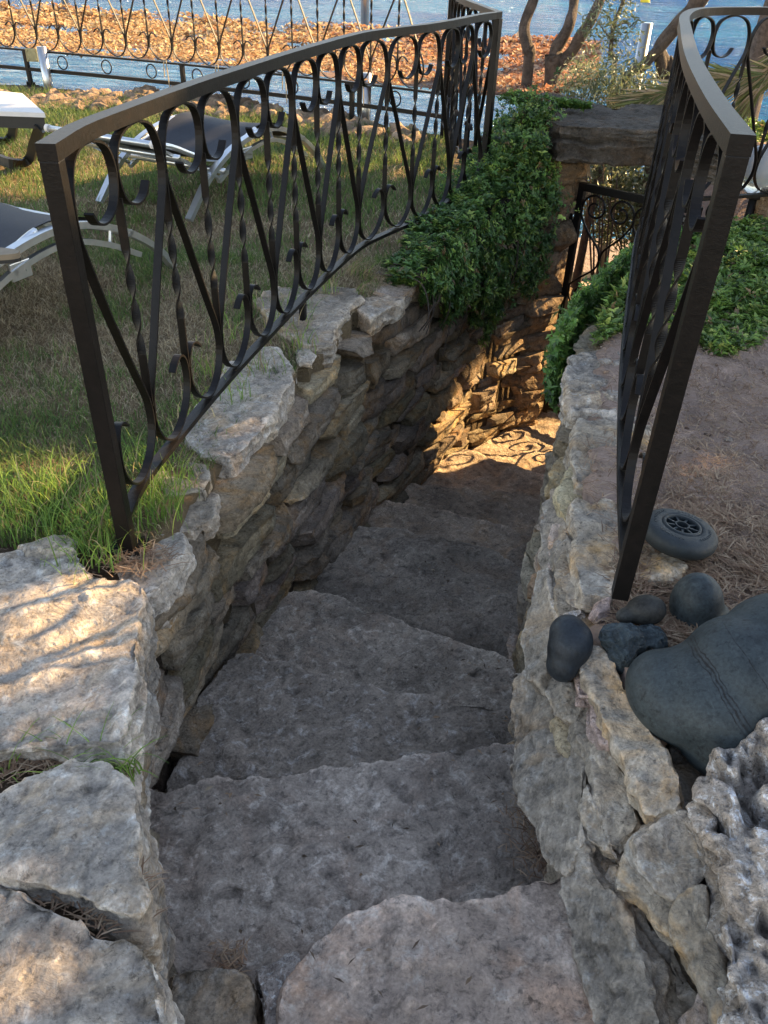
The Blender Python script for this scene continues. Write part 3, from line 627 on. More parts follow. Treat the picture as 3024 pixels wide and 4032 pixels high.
# ------------------------------------------------------------------ boulders
def B(u, v, z): return Vector(at(u, v, z))
tag(blob('boulder', [(B(1462, 1505, .06), (.098, .12, .085), R(25), 0), (B(1540, 1500, .08), (.13, .13, .095), R(10), 0), (B(1610, 1450, .12), (.13, .13, .11), R(-10), 0), (B(1700, 1400, .14), (.14, .12, .12), R(-10), 0), (B(1580, 1570, .03), (.12, .13, .10), 0, 0)], M['boulder'], .007, .003, 30, seed=3, fold=.4),
    'giant smooth dark green grey boulder with faint dark veins beside the porous rock', 'boulder')
tag(blob('boulder', [(B(1504, 1305, .08), (.062, .062, .085), 0, R(-8)), (B(1515, 1340, .04), (.072, .068, .06), 0, 0)], M['boulder'], .006, .002, 14, seed=5, fold=.4), 'rounded egg shaped dark boulder standing behind the giant boulder below the wheel', 'boulder')
tag(blob('pebble', [(B(1232, 1395, .05), (.048, .058, .060), R(-30), R(10)), (B(1228, 1370, .07), (.042, .045, .045), 0, 0), (B(1215, 1435, .02), (.036, .04, .04), 0, 0)], M['pebble_black'], .005, .002, 12, seed=7, fold=.5), 'near black smooth stone with white specks at the edge of the wall above the steps', 'stone')
tag(blob('pebble', [(B(1395, 1318, .085), (.048, .036, .036), R(10), 0), (B(1355, 1330, .075), (.028, .02, .02), R(10), 0)], M['pebble_brown'], .004, .001, 10, seed=9, fold=.5), 'small brown teardrop stone leaning by the foot of the right railing post', 'stone')
bb = blob('pebble', [(B(1350, 1380, .06), (.062, .05, .05), R(-20), 0), (B(1345, 1410, .04), (.042, .045, .045), 0, 0), (B(1400, 1380, .055), (.05, .04, .04), 0, 0), (B(1320, 1375, .07), (.032, .03, .03), 0, 0)], M['pebble_blue'], .004, .009, 3, seed=12, fine=True, fold=1.4)
tag(bb, 'blue grey stone with hollows under the brown teardrop stone', 'stone')
tag(slab('white_crust', [(1190, 1345), (1215, 1320), (1255, 1312), (1262, 1325), (1225, 1345), (1200, 1372)], (1225, 1340, .0), M['porous'], .05, seed=95, amp=.006, voxel=.005, normal=(-.4, 0, .9)), 'white crusty mortar lump behind the near black stone', 'mortar')

# ------------------------------------------------------------------ rubber wheel
def wheel():
    c = at(1467, 1152, .10); w = empty('rubber_wheel', c); w.scale = (1.12, 1.12, 1.12); w.rotation_euler = (R(-2), R(7), R(15))
    tag(w, 'loose grey rubber trolley wheel lying flat on the earth by the railing post', 'wheel')
    def lathe(prof, n=64):
        V = []; F = []; m = len(prof)
        for i in range(n):
            a = 2 * math.pi * i / n
            V += [(r * math.cos(a), r * math.sin(a), z) for r, z in prof]
        for i in range(n):
            for j in range(m - 1): F.append([i * m + j, ((i + 1) % n) * m + j, ((i + 1) % n) * m + j + 1, i * m + j + 1])
        return V, F
    mb = MB(); mb.add(*lathe([(.044, -.02), (.060, -.024), (.078, -.022), (.086, -.010), (.088, .002), (.085, .012), (.078, .019), (.068, .0225), (.055, .0235), (.047, .0235), (.0465, .021), (.044, .021), (.0435, .0255), (.0385, .0262), (.0375, .024), (.0375, -.02), (.044, -.02)]))
    mb.build('tyre', M['rubber'], w, True)
    mb = MB(); mb.add(*lathe([(.0165, -.018), (.0165, .0245), (.0135, .0245), (.0135, -.018), (.0165, -.018)], 32)); mb.add(*lathe([(.0375, .004), (.0165, .004)], 32))
    for k in range(9):
        a = 2 * math.pi * k / 9; rot = [[math.cos(a), -math.sin(a), 0], [math.sin(a), math.cos(a), 0], [0, 0, 1]]
        mb.box((.027 * math.cos(a), .027 * math.sin(a), .010), (.022, .0045, .024), rot)
    mb.build('hub', M['rubber'], w)
    # raised lettering worn past reading: short moulded dashes on the sidewall
    for a0, a1 in ((100, 165), (15, 70), (-80, -20), (190, 240)):
        mb = MB()
        for k in np.arange(a0, a1, 7.0):
            a = R(k); rot = [[math.cos(a), -math.sin(a), 0], [math.sin(a), math.cos(a), 0], [0, 0, 1]]
            mb.box((.0625 * math.cos(a), .0625 * math.sin(a), .0231), (.006, .0035, .0016), rot)
        mb.build('sidewall_relief', M['rubber'], w)
wheel()

# ------------------------------------------------------------------ railings
SBAR = [(-.60, .825), (-.50, .797), (-.32, .787), (-.12, .808), (-.03, .855), (-.035, .905), (-.16, .948), (-.48, .965), (-.80, .945), (-.955, .885), (-.975, .81), (-.87, .745), (-.68, .645), (-.46, .525), (-.25, .408), (-.085, .318), (-.03, .265), (-.04, .20), (-.20, .135), (-.46, .107), (-.74, .135), (-.93, .195), (-.975, .25), (-.94, .30), (-.84, .325), (-.72, .318), (-.62, .295)]
def railing(name, path, zb, label, units, a=.255, start=.045, width=.011, th=.0028, posts=(), rail_w=.020, group=None, endlen=None, foot=0.10, first_sign=-1, plate=True):
    """path: world xy polyline; z measured from zb"""
    P = catmull(np.array(path, float), 8); seg = np.hypot(*np.diff(P, axis=0).T); ss = np.concatenate([[0], np.cumsum(seg)])
    def pt(s):
        x = np.interp(s, ss, P[:, 0]); y = np.interp(s, ss, P[:, 1]); e = .03
        if s < 0 or s > ss[-1]:
            i = 0 if s < 0 else -1; d = (P[1] - P[0]) if s < 0 else (P[-1] - P[-2]); d = d / np.linalg.norm(d); q = P[i] + d * (s if s < 0 else s - ss[-1]); x, y = q
        s0, s1 = max(0, s - e), min(ss[-1], s + e)
        t = np.array([np.interp(s1, ss, P[:, 0]) - np.interp(s0, ss, P[:, 0]), np.interp(s1, ss, P[:, 1]) - np.interp(s0, ss, P[:, 1])]); t /= np.linalg.norm(t)
        return np.array([x, y]), t
    w = empty(name, (P[0][0], P[0][1], zb)); tag(w, label, 'railing', group)
    L = endlen or (start + a * units + .03)
    def rail(part, z, ww, hh, s0, s1):
        n = max(2, int((s1 - s0) / .06)); pts = []; A = []; Bv = []
        for k in range(n + 1):
            p, t = pt(s0 + (s1 - s0) * k / n); pts.append([p[0], p[1], zb + z]); A.append([-t[1], t[0], 0]); Bv.append([0, 0, 1])
        mb = MB(); mb.strip(pts, np.array(A), np.array(Bv), ww, hh); return reparent(mb.build(part, M['iron']), w)
    rail('top_rail', .985, rail_w, .0165, -.019, L); rail('bottom_rail', .092, .016, .0085, 0, L)
    def bar(part, pts2, s_mid, twist=False):
        pts2 = np.array(pts2); Pw = []; A = []; Bv = []
        d = np.gradient(pts2, axis=0); d /= np.linalg.norm(d, axis=1)[:, None]
        for (u, z), (du, dz) in zip(pts2, d):
            p, t = pt(s_mid + u); T3 = np.array([t[0], t[1], 0]); N3 = np.array([-t[1], t[0], 0])
            Pw.append([p[0], p[1], zb + z]); A.append(N3); Bv.append(-dz * T3 + du * np.array([0, 0, 1.0]))
        A = np.array(A); Bv = np.array(Bv)
        mb = MB(); mb.strip(Pw, A, Bv, width, th); return reparent(mb.build(part, M['iron']), w)
    def twisted(s_mid, z0, z1):
        p, t = pt(s_mid); T3 = np.array([t[0], t[1], 0]); N3 = np.array([-t[1], t[0], 0]); n = 130; Pw = []; A = []; Bv = []
        for k in range(n + 1):
            z = z1 + (z0 - z1) * k / n; f = np.clip((k / n - .22) / .5, 0, 1); an = f * math.pi * 3
            Pw.append([p[0], p[1], zb + z]); A.append(N3 * math.cos(an) + T3 * math.sin(an)); Bv.append(-N3 * math.sin(an) + T3 * math.cos(an))
        mb = MB(); mb.strip(Pw, np.array(A), np.array(Bv), width, th); reparent(mb.build('twisted_bar', M['iron']), w)
    base = catmull(np.array([(u * a, z) for u, z in SBAR]), 4)
    for k in range(units):
        # half units alternate left / right of each V
        if (k % 2 == 0) == (first_sign < 0): vm = start + (k + 1) * a; pts2 = base
        else: vm = start + k * a; pts2 = base * np.array([-1, 1])
        bar('scroll_bar', pts2, vm)
        sm = start + (k + 1) * a
        if k < units - 1: twisted(sm, .27, .82)
    for (s, zf, zt) in posts:
        p, t = pt(s); rot = [[t[0], -t[1], 0], [t[1], t[0], 0], [0, 0, 1]]
        mb = MB(); lo = zb + zf; hi = zb + zt; mb.box((p[0], p[1], (lo + hi) / 2), (.038, .038, hi - lo), rot, .002)
        reparent(mb.build('post', M['iron']), w)
        if not plate: continue
        mb = MB(); mb.box((p[0], p[1], lo + .003), (.09, .09, .006), rot, .001)
        for sx in (-1, 1):
            for sy in (-1, 1): q = np.array(rot)[:2, :2] @ np.array([sx * .033, sy * .033]); mb.tube([(p[0] + q[0], p[1] + q[1], lo + .005), (p[0] + q[0], p[1] + q[1], lo + .018)], .006, 6)
        reparent(mb.build('base_plate', M['iron']), w)
    return w, pt
LP = [(-.673, 1.672), (-.672, 1.85), (-.635, 2.08), (-.592, 2.31), (-.54, 2.56), (-.484, 2.80), (-.425, 3.05), (-.37, 3.27), (-.30, 3.53), (-.233, 3.766), (-.148, 4.015), (.0, 4.27), (.117, 4.46), (.26, 4.76), (.39, 5.08), (.50, 5.30), (.585, 5.42)]
rl, ptL = railing('iron_railing', LP, .0, 'dark iron scroll railing on the left wall, from near left post to corner post', 15, posts=[(0, 0.0, .9685), (3.93, .02, .9685)], endlen=3.93)
# legs under the bottom rail
mb = MB()
for s in (1.62, 2.85):
    p, t = ptL(s); m1 = MB(); m1.box((p[0], p[1], .0), (.025, .025, .165), [[t[0], -t[1], 0], [t[1], t[0], 0], [0, 0, 1]]); reparent(m1.build('leg', M['iron']), rl)
CL = ptL(3.93)[0]
railing('iron_railing', [(CL[0], CL[1] + .03), (CL[0] - .06, CL[1] + .5), (CL[0] - .13, CL[1] + 1.05), (.37, 7.32)], .0, 'short dark iron railing running back from the corner post to the sea fence', 7, posts=[(1.93, -.05, 1.2)], endlen=1.93)
RP = [(.560, 1.445), (.60, 1.66), (.645, 1.88), (.72, 2.22), (.80, 2.56), (.90, 2.95), (1.02, 3.40), (1.17, 3.95), (1.33, 4.38), (1.47, 4.58), (1.70, 4.72), (2.0, 4.83), (2.45, 4.98), (3.0, 5.12), (3.6, 5.25)]
rr_, ptR = railing('iron_railing', RP, .10, 'dark iron railing curving away along the right wall above the wheel and the black stones', 19, posts=[(0, 0, .9685)], endlen=5.0, plate=False)
for s in (1.95, 3.5, 4.4):
    p, t = ptR(s); m1 = MB(); rt = [[t[0], -t[1], 0], [t[1], t[0], 0], [0, 0, 1]]; m1.box((p[0], p[1], .13), (.025, .025, .12), rt); m1.box((p[0], p[1], .075), (.1, .1, .012), rt); reparent(m1.build('leg', M['iron']), rr_)
p, t = ptR(4.65); 
# scrolls under the bottom rail further along
for s in (3.7, 4.25, 4.8):
    p, t = ptR(s); pts = []
    for sg in (-1, 1):
        pts = [(p[0] + t[0] * sg * (.03 + .05 * math.sin(q)), p[1] + t[1] * sg * (.03 + .05 * math.sin(q)), .175 - .055 * (1 - math.cos(q))) for q in np.linspace(0, 2.6, 12)]
        m1 = MB(); m1.tube(pts, .006, 6); reparent(m1.build('under_scroll', M['iron']), rr_)
# sea fence along the edge of the lawn
FPth = [(-6.2, 9.95), (-4.9, 9.5), (-3.73, 9.1), (-2.9, 8.82), (-2.05, 8.5), (-1.3, 8.18), (-.66, 7.88), (-.1, 7.6), (.37, 7.32)]
sf, ptS = railing('sea_fence', FPth, .20, 'long black scrolled fence along the seaward lawn edge before the leaf covered net', 27, start=.0, endlen=7.1, width=.009, th=.0035, rail_w=.02)
sf['category'] = 'fence'
def mtube(part, pts, r, mat, par, n=8): m1 = MB(); m1.tube(pts, r, n); return reparent(m1.build(part, mat, None, True), par)
ptsb = [ptS(s)[0] for s in np.linspace(0, 7.1, 60)]
mb = MB(); A = []; 
tt = [ptS(s)[1] for s in np.linspace(0, 7.1, 60)]
mb.strip([(q[0], q[1], .125) for q in ptsb], np.array([[-t[1], t[0], 0] for t in tt]), np.tile([0, 0, 1.], (60, 1)), .015, .015); reparent(mb.build('lower_bar', M['iron']), sf)
spx = [62, 405, 790]
for s in (.3, 2.62, 4.42, 6.2):
    q, t = ptS(s); m1 = MB(); rt = [[t[0], -t[1], 0], [t[1], t[0], 0], [0, 0, 1]]; m1.box((q[0], q[1], .12), (.035, .035, .36), rt); m1.box((q[0], q[1], -.03), (.12, .10, .02), rt)
    for sx in (-1, 1): m1.tube([(q[0] + t[0] * sx * .045, q[1] + t[1] * sx * .045, -.03), (q[0] + t[0] * sx * .045, q[1] + t[1] * sx * .045, .01)], .01, 6)
    reparent(m1.build('post', M['iron']), sf)
for s in np.arange(.5, 7.0, .51):
    q, t = ptS(s); pts = [(q[0] + t[0] * .055 * math.cos(b), q[1] + t[1] * .055 * math.cos(b), .208 + .058 * math.sin(b)) for b in np.linspace(0, 2 * math.pi, 24)]
    if min(abs(s - k) for k in (.3, 2.62, 4.42, 6.2)) > .1: mtube('ring', pts, .006, M['iron'], sf, 6)
# cords tied to the fence
for i, (u, v) in enumerate([(376, 150), (513, 155), (660, 170), (812, 190)]):
    q = at(u, v - 14, .28); s = np.argmin([np.hypot(*(ptS(k)[0] - q[:2])) for k in np.linspace(0, 7, 100)]) * 7 / 99; q, t = ptS(s)
    m1 = MB()
    for dx, ln in ((-.008, .10 + .05 * (i % 2)), (.010, .15 + .06 * ((i + 1) % 2))):
        m1.tube([(q[0] + dx, q[1] - .02, .325), (q[0] + dx * 1.5, q[1] - .035, .28), (q[0] + dx * 2, q[1] - .03, .28 - ln)], .005, 5)
    lab = ['short pale cord knotted to the sea fence, leftmost of the four tied cords', 'double pale cord hanging beside a ring of the sea fence, second from left', 'long pale cord hanging below the lower bar of the sea fence', 'pale cord tied to the sea fence nearest the left railing corner'][i]
    tag(m1.build('cord', M['cord']), lab, 'cord', 'cords tied to the sea fence')

# ------------------------------------------------------------------ gate, lintel
gz = -1.53
G0 = np.array([1.165, 5.40]); G1 = G0 + np.array([.62, -.50])
gt = empty('iron_gate', (G0[0], G0[1], gz)); tag(gt, 'black iron scroll gate standing under the stone lintel at the foot of the stairs', 'gate')
gd = (G1 - G0) / np.linalg.norm(G1 - G0); GW = np.linalg.norm(G1 - G0); ztg = .10
grot = [[gd[0], -gd[1], 0], [gd[1], gd[0], 0], [0, 0, 1]]
def gp(u, z): return np.array([G0[0] + gd[0] * u, G0[1] + gd[1] * u, z])
for nm, c, sz in (('stile', gp(.02, (gz + ztg) / 2), (.04, .04, ztg - gz)), ('stile', gp(GW - .02, (gz + ztg) / 2), (.04, .04, ztg - gz)), ('top_rail', gp(GW / 2, ztg - .022), (GW - .08, .038, .045)), ('bottom_rail', gp(GW / 2, gz + .05), (GW - .08, .038, .04))):
    m1 = MB(); m1.box(c, sz, grot, .002); reparent(m1.build(nm, M['iron']), gt)
def spiral(cx, cz, r0, a0, turns, sgn=1, n=40):
    out = []
    for k in range(n + 1):
        f = k / n; r = r0 * (1 - .72 * f); a = a0 + sgn * 2 * math.pi * turns * f; out.append((cx + r * math.cos(a), cz + r * math.sin(a)))
    return out
def scroll(cu, z0, z1, wd):
    """heart shaped pair of C scrolls: spirals at the top and at the bottom, stems meeting in the middle"""
    hz_ = z1 - z0; r = wd * .25
    for sg in (-1, 1):
        top = spiral(cu + sg * r * 1.0, z1 - r, r, 0 if sg > 0 else math.pi, 1.35, sg)
        st_ = [(cu, z0), (cu + sg * r * .25, z0 + hz_ * .18), (cu + sg * r * 1.3, z0 + hz_ * .42), (cu + sg * r * 1.95, z1 - r * 1.6)]
        pts = list(catmull(np.array(st_ + [top[0]]), 8)) + top[1:]
        m1 = MB(); m1.tube([gp(u, z) for u, z in pts], .0075, 6); reparent(m1.build('scroll', M['iron'], None, True), gt)
inner = GW - .08
for zt_, dn in ((ztg - .05, 1), (ztg - .80, 1)):
    for k in (0, 1):
        cu = .04 + inner * (.25 + .5 * k); wd = inner * .5
        scroll(cu, zt_ - .40, zt_, wd)
        # mirrored pair below
        r = wd * .25
        for sg in (-1, 1):
            z1 = zt_ - .74; top = spiral(cu + sg * r, z1 + r, r, 0 if sg > 0 else math.pi, 1.35, -sg)
            st_ = [(cu, zt_ - .40), (cu + sg * r * .25, zt_ - .46), (cu + sg * r * 1.3, zt_ - .54), (cu + sg * r * 1.95, z1 + r * 1.6)]
            pts = list(catmull(np.array(st_ + [top[0]]), 8)) + top[1:]
            m1 = MB(); m1.tube([gp(u, z) for u, z in pts], .0075, 6); reparent(m1.build('scroll', M['iron'], None, True), gt)
for zz in (ztg - .25, gz + .25):
    m1 = MB(); m1.tube([gp(-.05, zz), gp(.01, zz)], .016, 8); m1.tube([gp(-.03, zz - .05), gp(-.03, zz + .05)], .013, 8); reparent(m1.build('hinge', M['iron']), gt)
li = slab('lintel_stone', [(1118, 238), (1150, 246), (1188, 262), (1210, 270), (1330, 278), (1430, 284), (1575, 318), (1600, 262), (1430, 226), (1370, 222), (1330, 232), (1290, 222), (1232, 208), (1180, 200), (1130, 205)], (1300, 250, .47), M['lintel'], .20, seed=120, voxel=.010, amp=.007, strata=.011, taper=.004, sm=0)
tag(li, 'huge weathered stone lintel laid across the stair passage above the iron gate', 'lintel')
# pillar of rough stones under the lintel's left end
pil = empty('stone_pillar', (1.0, 5.45, -1.6)); tag(pil, 'rough stacked stone pillar carrying the left end of the lintel beside the gate hinge', 'pillar')
VV = []; FF = []; CC = []; n0 = 0; r_ = np.random.default_rng(5); z = -1.75
while z < .25:
    h_ = r_.uniform(.10, .2)
    for cx_, cy_ in ((.97, 5.37), (.84, 5.60), (1.05, 5.55)):
        c = np.array([cx_ + r_.uniform(-.03, .03), cy_ + r_.uniform(-.03, .03), z + h_ / 2]); T = np.array([.8, .55, r_.uniform(-.1, .1)]); T /= np.linalg.norm(T)
        P_, F_ = wall_stone(c, T, np.array([.57, -.82, 0]), (r_.uniform(.24, .36), .26, h_), r_.uniform(0, 99), r_, 1.0)
        VV.append(P_); FF.append(F_ + n0); n0 += len(P_); CC.append(np.tile(np.array([1.05, .95, .85]) * r_.uniform(.7, 1.1), (len(P_), 1)))
    z += h_
reparent(raw('stonework', np.concatenate(VV), np.concatenate(FF), M['wall'], None, True, np.concatenate(CC)), pil)
p2 = empty('stone_pillar', (2.0, 5.1, -1.6)); tag(p2, 'rough stone pier hidden behind the right railing carrying the right end of the lintel', 'pillar')
VV = []; FF = []; CC = []; n0 = 0; z = -1.75
while z < .25:
    h_ = r_.uniform(.10, .2)
    for cx_, cy_ in ((2.28, 5.0), (2.36, 5.25)):
        c = np.array([cx_, cy_, z + h_ / 2]); P_, F_ = wall_stone(c, np.array([0, 1., 0]), np.array([-1., 0, 0]), (.3, .26, h_), r_.uniform(0, 99), r_, .8)
        VV.append(P_); FF.append(F_ + n0); n0 += len(P_); CC.append(np.tile(np.array([1.0, .93, .85]) * r_.uniform(.7, 1.1), (len(P_), 1)))
    z += h_
reparent(raw('stonework', np.concatenate(VV), np.concatenate(FF), M['wall'], None, True, np.concatenate(CC)), p2)
# terrace details seen through the gate
mb = MB(); q0 = at(1240, 622, -1.6); q1 = at(1330, 615, -1.6)
mb.box(((q0[0] + q1[0]) / 2 + .1, q0[1], -1.61), (.9, .14, .12), None, .01); tag(mb.build('kerb', M['timber']), 'pale pink kerb edging the planting bed beyond the gate', 'kerb')
mb = MB(); mb.box((q0[0] + .35, q0[1] + .32, -1.64), (.8, .45, .06), None, .01); tag(mb.build('planting_bed', M['mound']), 'bed of dark red brown mulch behind the kerb beyond the gate', 'bed')

# ------------------------------------------------------------------ foliage builders
def leaves_mesh(name, C, D, U, ln, wd, cols, mat, fold=.35, parent=None):
    """C centres (base of leaf), D direction, U up-ish, ln length, wd width; pointed oval folded along its midrib (6 verts, 4 tris -> 2 quads)"""
    n = len(C); D = D / (np.linalg.norm(D, axis=1)[:, None] + 1e-9); Sd = np.cross(D, U); Sd /= np.linalg.norm(Sd, axis=1)[:, None] + 1e-9; Nn = np.cross(Sd, D)
    ln = np.broadcast_to(ln, n)[:, None]; wd = np.broadcast_to(wd, n)[:, None]
    a = C; m = C + D * ln * .5 - Nn * wd * fold * .3; tip = C + D * ln - Nn * ln * .12
    l = C + D * ln * .45 - Sd * wd * .5 + Nn * wd * fold; r = C + D * ln * .45 + Sd * wd * .5 + Nn * wd * fold
    V = np.stack([a, l, tip, r, m], 1).reshape(-1, 3); b = np.arange(n)[:, None] * 5
    F = np.concatenate([b + [0, 4, 1], b + [1, 4, 2], b + [0, 3, 4], b + [4, 3, 2]], 1).reshape(-1, 3)
    return raw(name, V, F, mat, parent, False, np.repeat(cols, 5, 0))
def blades_mesh(name, C, D, ln, wd, bend, cols, mat, parent=None, segs=3):
    """grass: curved tapering strips. D horizontal lean direction (unit), bend amount 0..1.5"""
    n = len(C); ang = rng.uniform(0, 2 * math.pi, n); Sd = np.stack([np.cos(ang), np.sin(ang), 0 * ang], -1)
    V = []; ln = np.broadcast_to(ln, n); bend = np.broadcast_to(bend, n)
    for k in range(segs + 1):
        t = k / segs; f = 1 - t ** 1.6
        hgt = np.sin(np.minimum(t * bend * 1.2, 2.4)) / np.maximum(bend * 1.2, .05) ; hor = (1 - np.cos(np.minimum(t * bend * 1.2, 2.6))) / np.maximum(bend * 1.2, .05)
        c = C + np.stack([D[:, 0] * hor * ln, D[:, 1] * hor * ln, hgt * ln], -1)
        w = (np.broadcast_to(wd, n) * (.15 + .85 * f) * .5)[:, None]
        V += [c - Sd * w, c + Sd * w]
    V = np.stack(V, 1).reshape(-1, 3); m = 2 * (segs + 1); b = np.arange(n)[:, None] * m
    F = np.concatenate([b + [2 * k, 2 * k + 1, 2 * k + 3, 2 * k + 2] for k in range(segs)], 1).reshape(-1, 4)
    return raw(name, V, F, mat, parent, False, np.repeat(cols, m, 0))
def palette(n, cols, w, jit=.18):
    cols = np.array(cols); i = rng.choice(len(cols), n, p=np.array(w) / sum(w)); c = cols[i] * (1 + rng.normal(0, jit, (n, 1))); return np.clip(c, .004, .9)

# ------------------------------------------------------------------ lawn
def lawn(n, x0, x1, y0, y1, ln, wd, bend, dry, name, label=None):
    x = rng.uniform(x0, x1, n); y = rng.uniform(y0, y1, n)
    lim = WL(np.clip(y, .2, 5.8)) - .14; ed = np.interp(x, EDx, EDy) - .35
    P = np.stack([x, y, 0 * x], -1); dens = fbm(P * 2.2, 3)
    keep = (x < lim) & (y < ed + .15 * dens) & (dens > -.75 + rng.uniform(-.3, .3, n))
    keep &= ~((y < 1.68) & (x > -1.45)); x, y, P, dens = x[keep], y[keep], P[keep], dens[keep]; n = len(x)
    P[:, 2] = ground_h(x, y) - .004
    ang = rng.uniform(0, 2 * math.pi, n); D = np.stack([np.cos(ang), np.sin(ang), 0 * ang], -1)
    dr = np.clip(dry + .9 * fbm(P * 2.1 + 9, 3), 0, 1)
    near = np.exp(-((x + 1.0) ** 2 + (y - 1.9) ** 2) / .35)
    isdry = rng.uniform(size=n) < np.clip(dr - near * .6 - .35 * (y > 5), 0.05, 1)
    gcol = palette(n, [(.10, .17, .04), (.14, .22, .05), (.07, .12, .035), (.20, .26, .07)], [3, 3, 2, 1.5])
    dcol = palette(n, [(.50, .40, .24), (.42, .32, .19), (.6, .5, .33), (.28, .2, .12)], [3, 3, 2, 2])
    c = np.where(isdry[:, None], dcol, gcol)
    L = ln * rng.uniform(.5, 1.5, n) * np.where(isdry, .8, 1.0) * (1 + .4 * (y > 6)); b = np.where(isdry, rng.uniform(1.2, 2.2, n), rng.uniform(.4, 1.6, n))
    return P, D, L, wd * rng.uniform(.7, 1.3, n) * (1 + .12 * np.maximum(0, y - 3)), b, c
parts = [lawn(90000, -2.2, .3, 1.5, 4.2, .048, .0032, 1, .80, 'a'), lawn(90000, -4.5, .4, 4.0, 9.0, .058, .0042, 1, .58, 'b')]
P, D, L, Wd, Bd, Cc = [np.concatenate([a[i] for a in parts]) for i in range(6)]
tag(blades_mesh('lawn_grass', P, D, L, Wd, Bd, Cc, M['grass']), 'short patchy lawn of green and straw coloured grass left of the railing', 'grass', kind='stuff')
def tuft(name, centres, n, spread, ln, wd, label, z=0.0, drymix=.12, lean=None, bend=(.5, 1.4)):
    C = np.array([[c[0], c[1], c[2] if len(c) > 2 else z] for c in centres]); i = rng.integers(0, len(C), n)
    P = C[i] + np.concatenate([rng.normal(0, spread, (n, 2)), np.zeros((n, 1))], 1); a = rng.uniform(0, 2 * math.pi, n)
    D = np.stack([np.cos(a), np.sin(a), 0 * a], -1)
    if lean is not None: D[:, :2] = D[:, :2] * .6 + np.array(lean); D /= np.linalg.norm(D, axis=1)[:, None]
    c = palette(n, [(.17, .29, .045), (.25, .38, .07), (.10, .20, .035)], [3, 3, 2]); dd = palette(n, [(.45, .36, .2), (.3, .22, .12)], [1, 1])
    c = np.where((rng.uniform(size=n) < drymix)[:, None], dd, c)
    return tag(blades_mesh(name, P, D, ln * rng.uniform(.4, 1.3, n), wd * rng.uniform(.6, 1.3, n), rng.uniform(*bend, n), c, M['grass'], segs=5), label, 'grass', kind='stuff')
gc_ = [at(u, v, .0)[:2] for u, v in ((120, 1120), (60, 1140), (180, 1160), (220, 1120), (150, 1060), (90, 1080), (250, 1080), (20, 1120), (10, 1060), (330, 1090), (300, 1010), (360, 1060), (350, 1120), (240, 1180), (200, 1200))]
tuft('tall_grass', gc_, 1300, .05, .115, .0036, 'tall bright green grass around the foot of the left railing post', .0)
tuft('tall_grass', [at(u, v, .02)[:2] for u, v in ((600, 700), (640, 660), (560, 790), (500, 840), (450, 800), (700, 620), (650, 740), (400, 900), (480, 720), (520, 650))], 420, .04, .11, .0035, 'scattered green grass tufts along the coping under the left railing', .0, .3)
tuft('grass_tuft', [(*at(u, v, .0)[:2], -.07) for u, v in ((215, 1625), (240, 1635), (180, 1640), (270, 1625), (150, 1640), (10, 1650))], 110, .012, .14, .0042, 'long bladed green grass tuft growing in the joint between the two upper pale blocks', -.05, .05, None, (.9, 1.8))
# hanging dry grass over the coping
tuft('hanging_grass', [(*at(u, v, .0)[:2], -.01) for u, v in ((780, 630), (790, 600), (770, 580), (760, 590))], 130, .02, .16, .003, 'dry straw grass spilling over the left wall beside the green groundcover', 0, .75, (.9, -.4), (1.5, 2.4))

# pine needles
def needles(n, regs, label, name='pine_needles', z=None, ln=.05):
    i = rng.integers(0, len(regs), n); C = np.array([[r[0], r[1]] for r in regs])[i] + rng.normal(0, 1, (n, 2)) * np.array([r[2] for r in regs])[i][:, None]
    zz = ground_h(C[:, 0], C[:, 1]) + .006 if z is None else np.full(n, z)
    zz = zz + rng.uniform(0, .012, n)
    a = rng.uniform(0, math.pi, n); D = np.stack([np.cos(a), np.sin(a), rng.uniform(-.15, .15, n)], -1)
    P = np.stack([C[:, 0], C[:, 1], zz], -1); L = ln * rng.uniform(.6, 1.5, n)[:, None]
    Sd = np.stack([-np.sin(a), np.cos(a), 0 * a], -1) * .0014
    V = np.stack([P - Sd, P + D * L * .5 - Sd + [0, 0, .004], P + D * L, P + D * L * .5 + Sd + [0, 0, .004], P + Sd], 1).reshape(-1, 3)
    b = np.arange(n)[:, None] * 5; F = np.concatenate([b + [0, 1, 3], b + [0, 3, 4], b + [1, 2, 3]], 1).reshape(-1, 3)
    return tag(raw(name, V, F, M['dry'], None, False, np.repeat(palette(n, [(.36, .24, .15), (.26, .16, .10), (.45, .33, .22)], [3, 3, 2]), 5, 0)), label, 'pine needles', kind='stuff')
regs = [(.9, 2.0, .22), (1.1, 2.4, .3), (.85, 1.7, .1), (1.4, 2.4, .3), (.66, 1.52, .07), (.68, 1.38, .05), (.95, 1.55, .12), (1.2, 3.0, .3), (.98, 1.8, .15)]
needles(9000, regs, 'brown fallen pine needles scattered over the bare earth right of the railing')
needles(1500, [(*at(u, v, -.05)[:2], .03) for u, v in ((0, 1660), (60, 1650), (120, 1645), (60, 1870), (150, 1910), (240, 1960))], 'brown pine needles packed in the joints between the pale blocks', z=-.03, ln=.04)
needles(260, [(*at(u, v, 0)[:2], .03) for u, v in ((290, 1220), (330, 1215), (260, 1225))], 'brown pine needles heaped at the foot of the left post', z=.0)
needles(260, [(*at(u, v, -.42)[:2], .03) for u, v in ((1150, 1840), (1140, 1780), (1165, 1880))] + [(*at(500, 2080, -.4)[:2], .02)], 'dark needles gathered in the corners of the top steps', z=-.405, ln=.03)

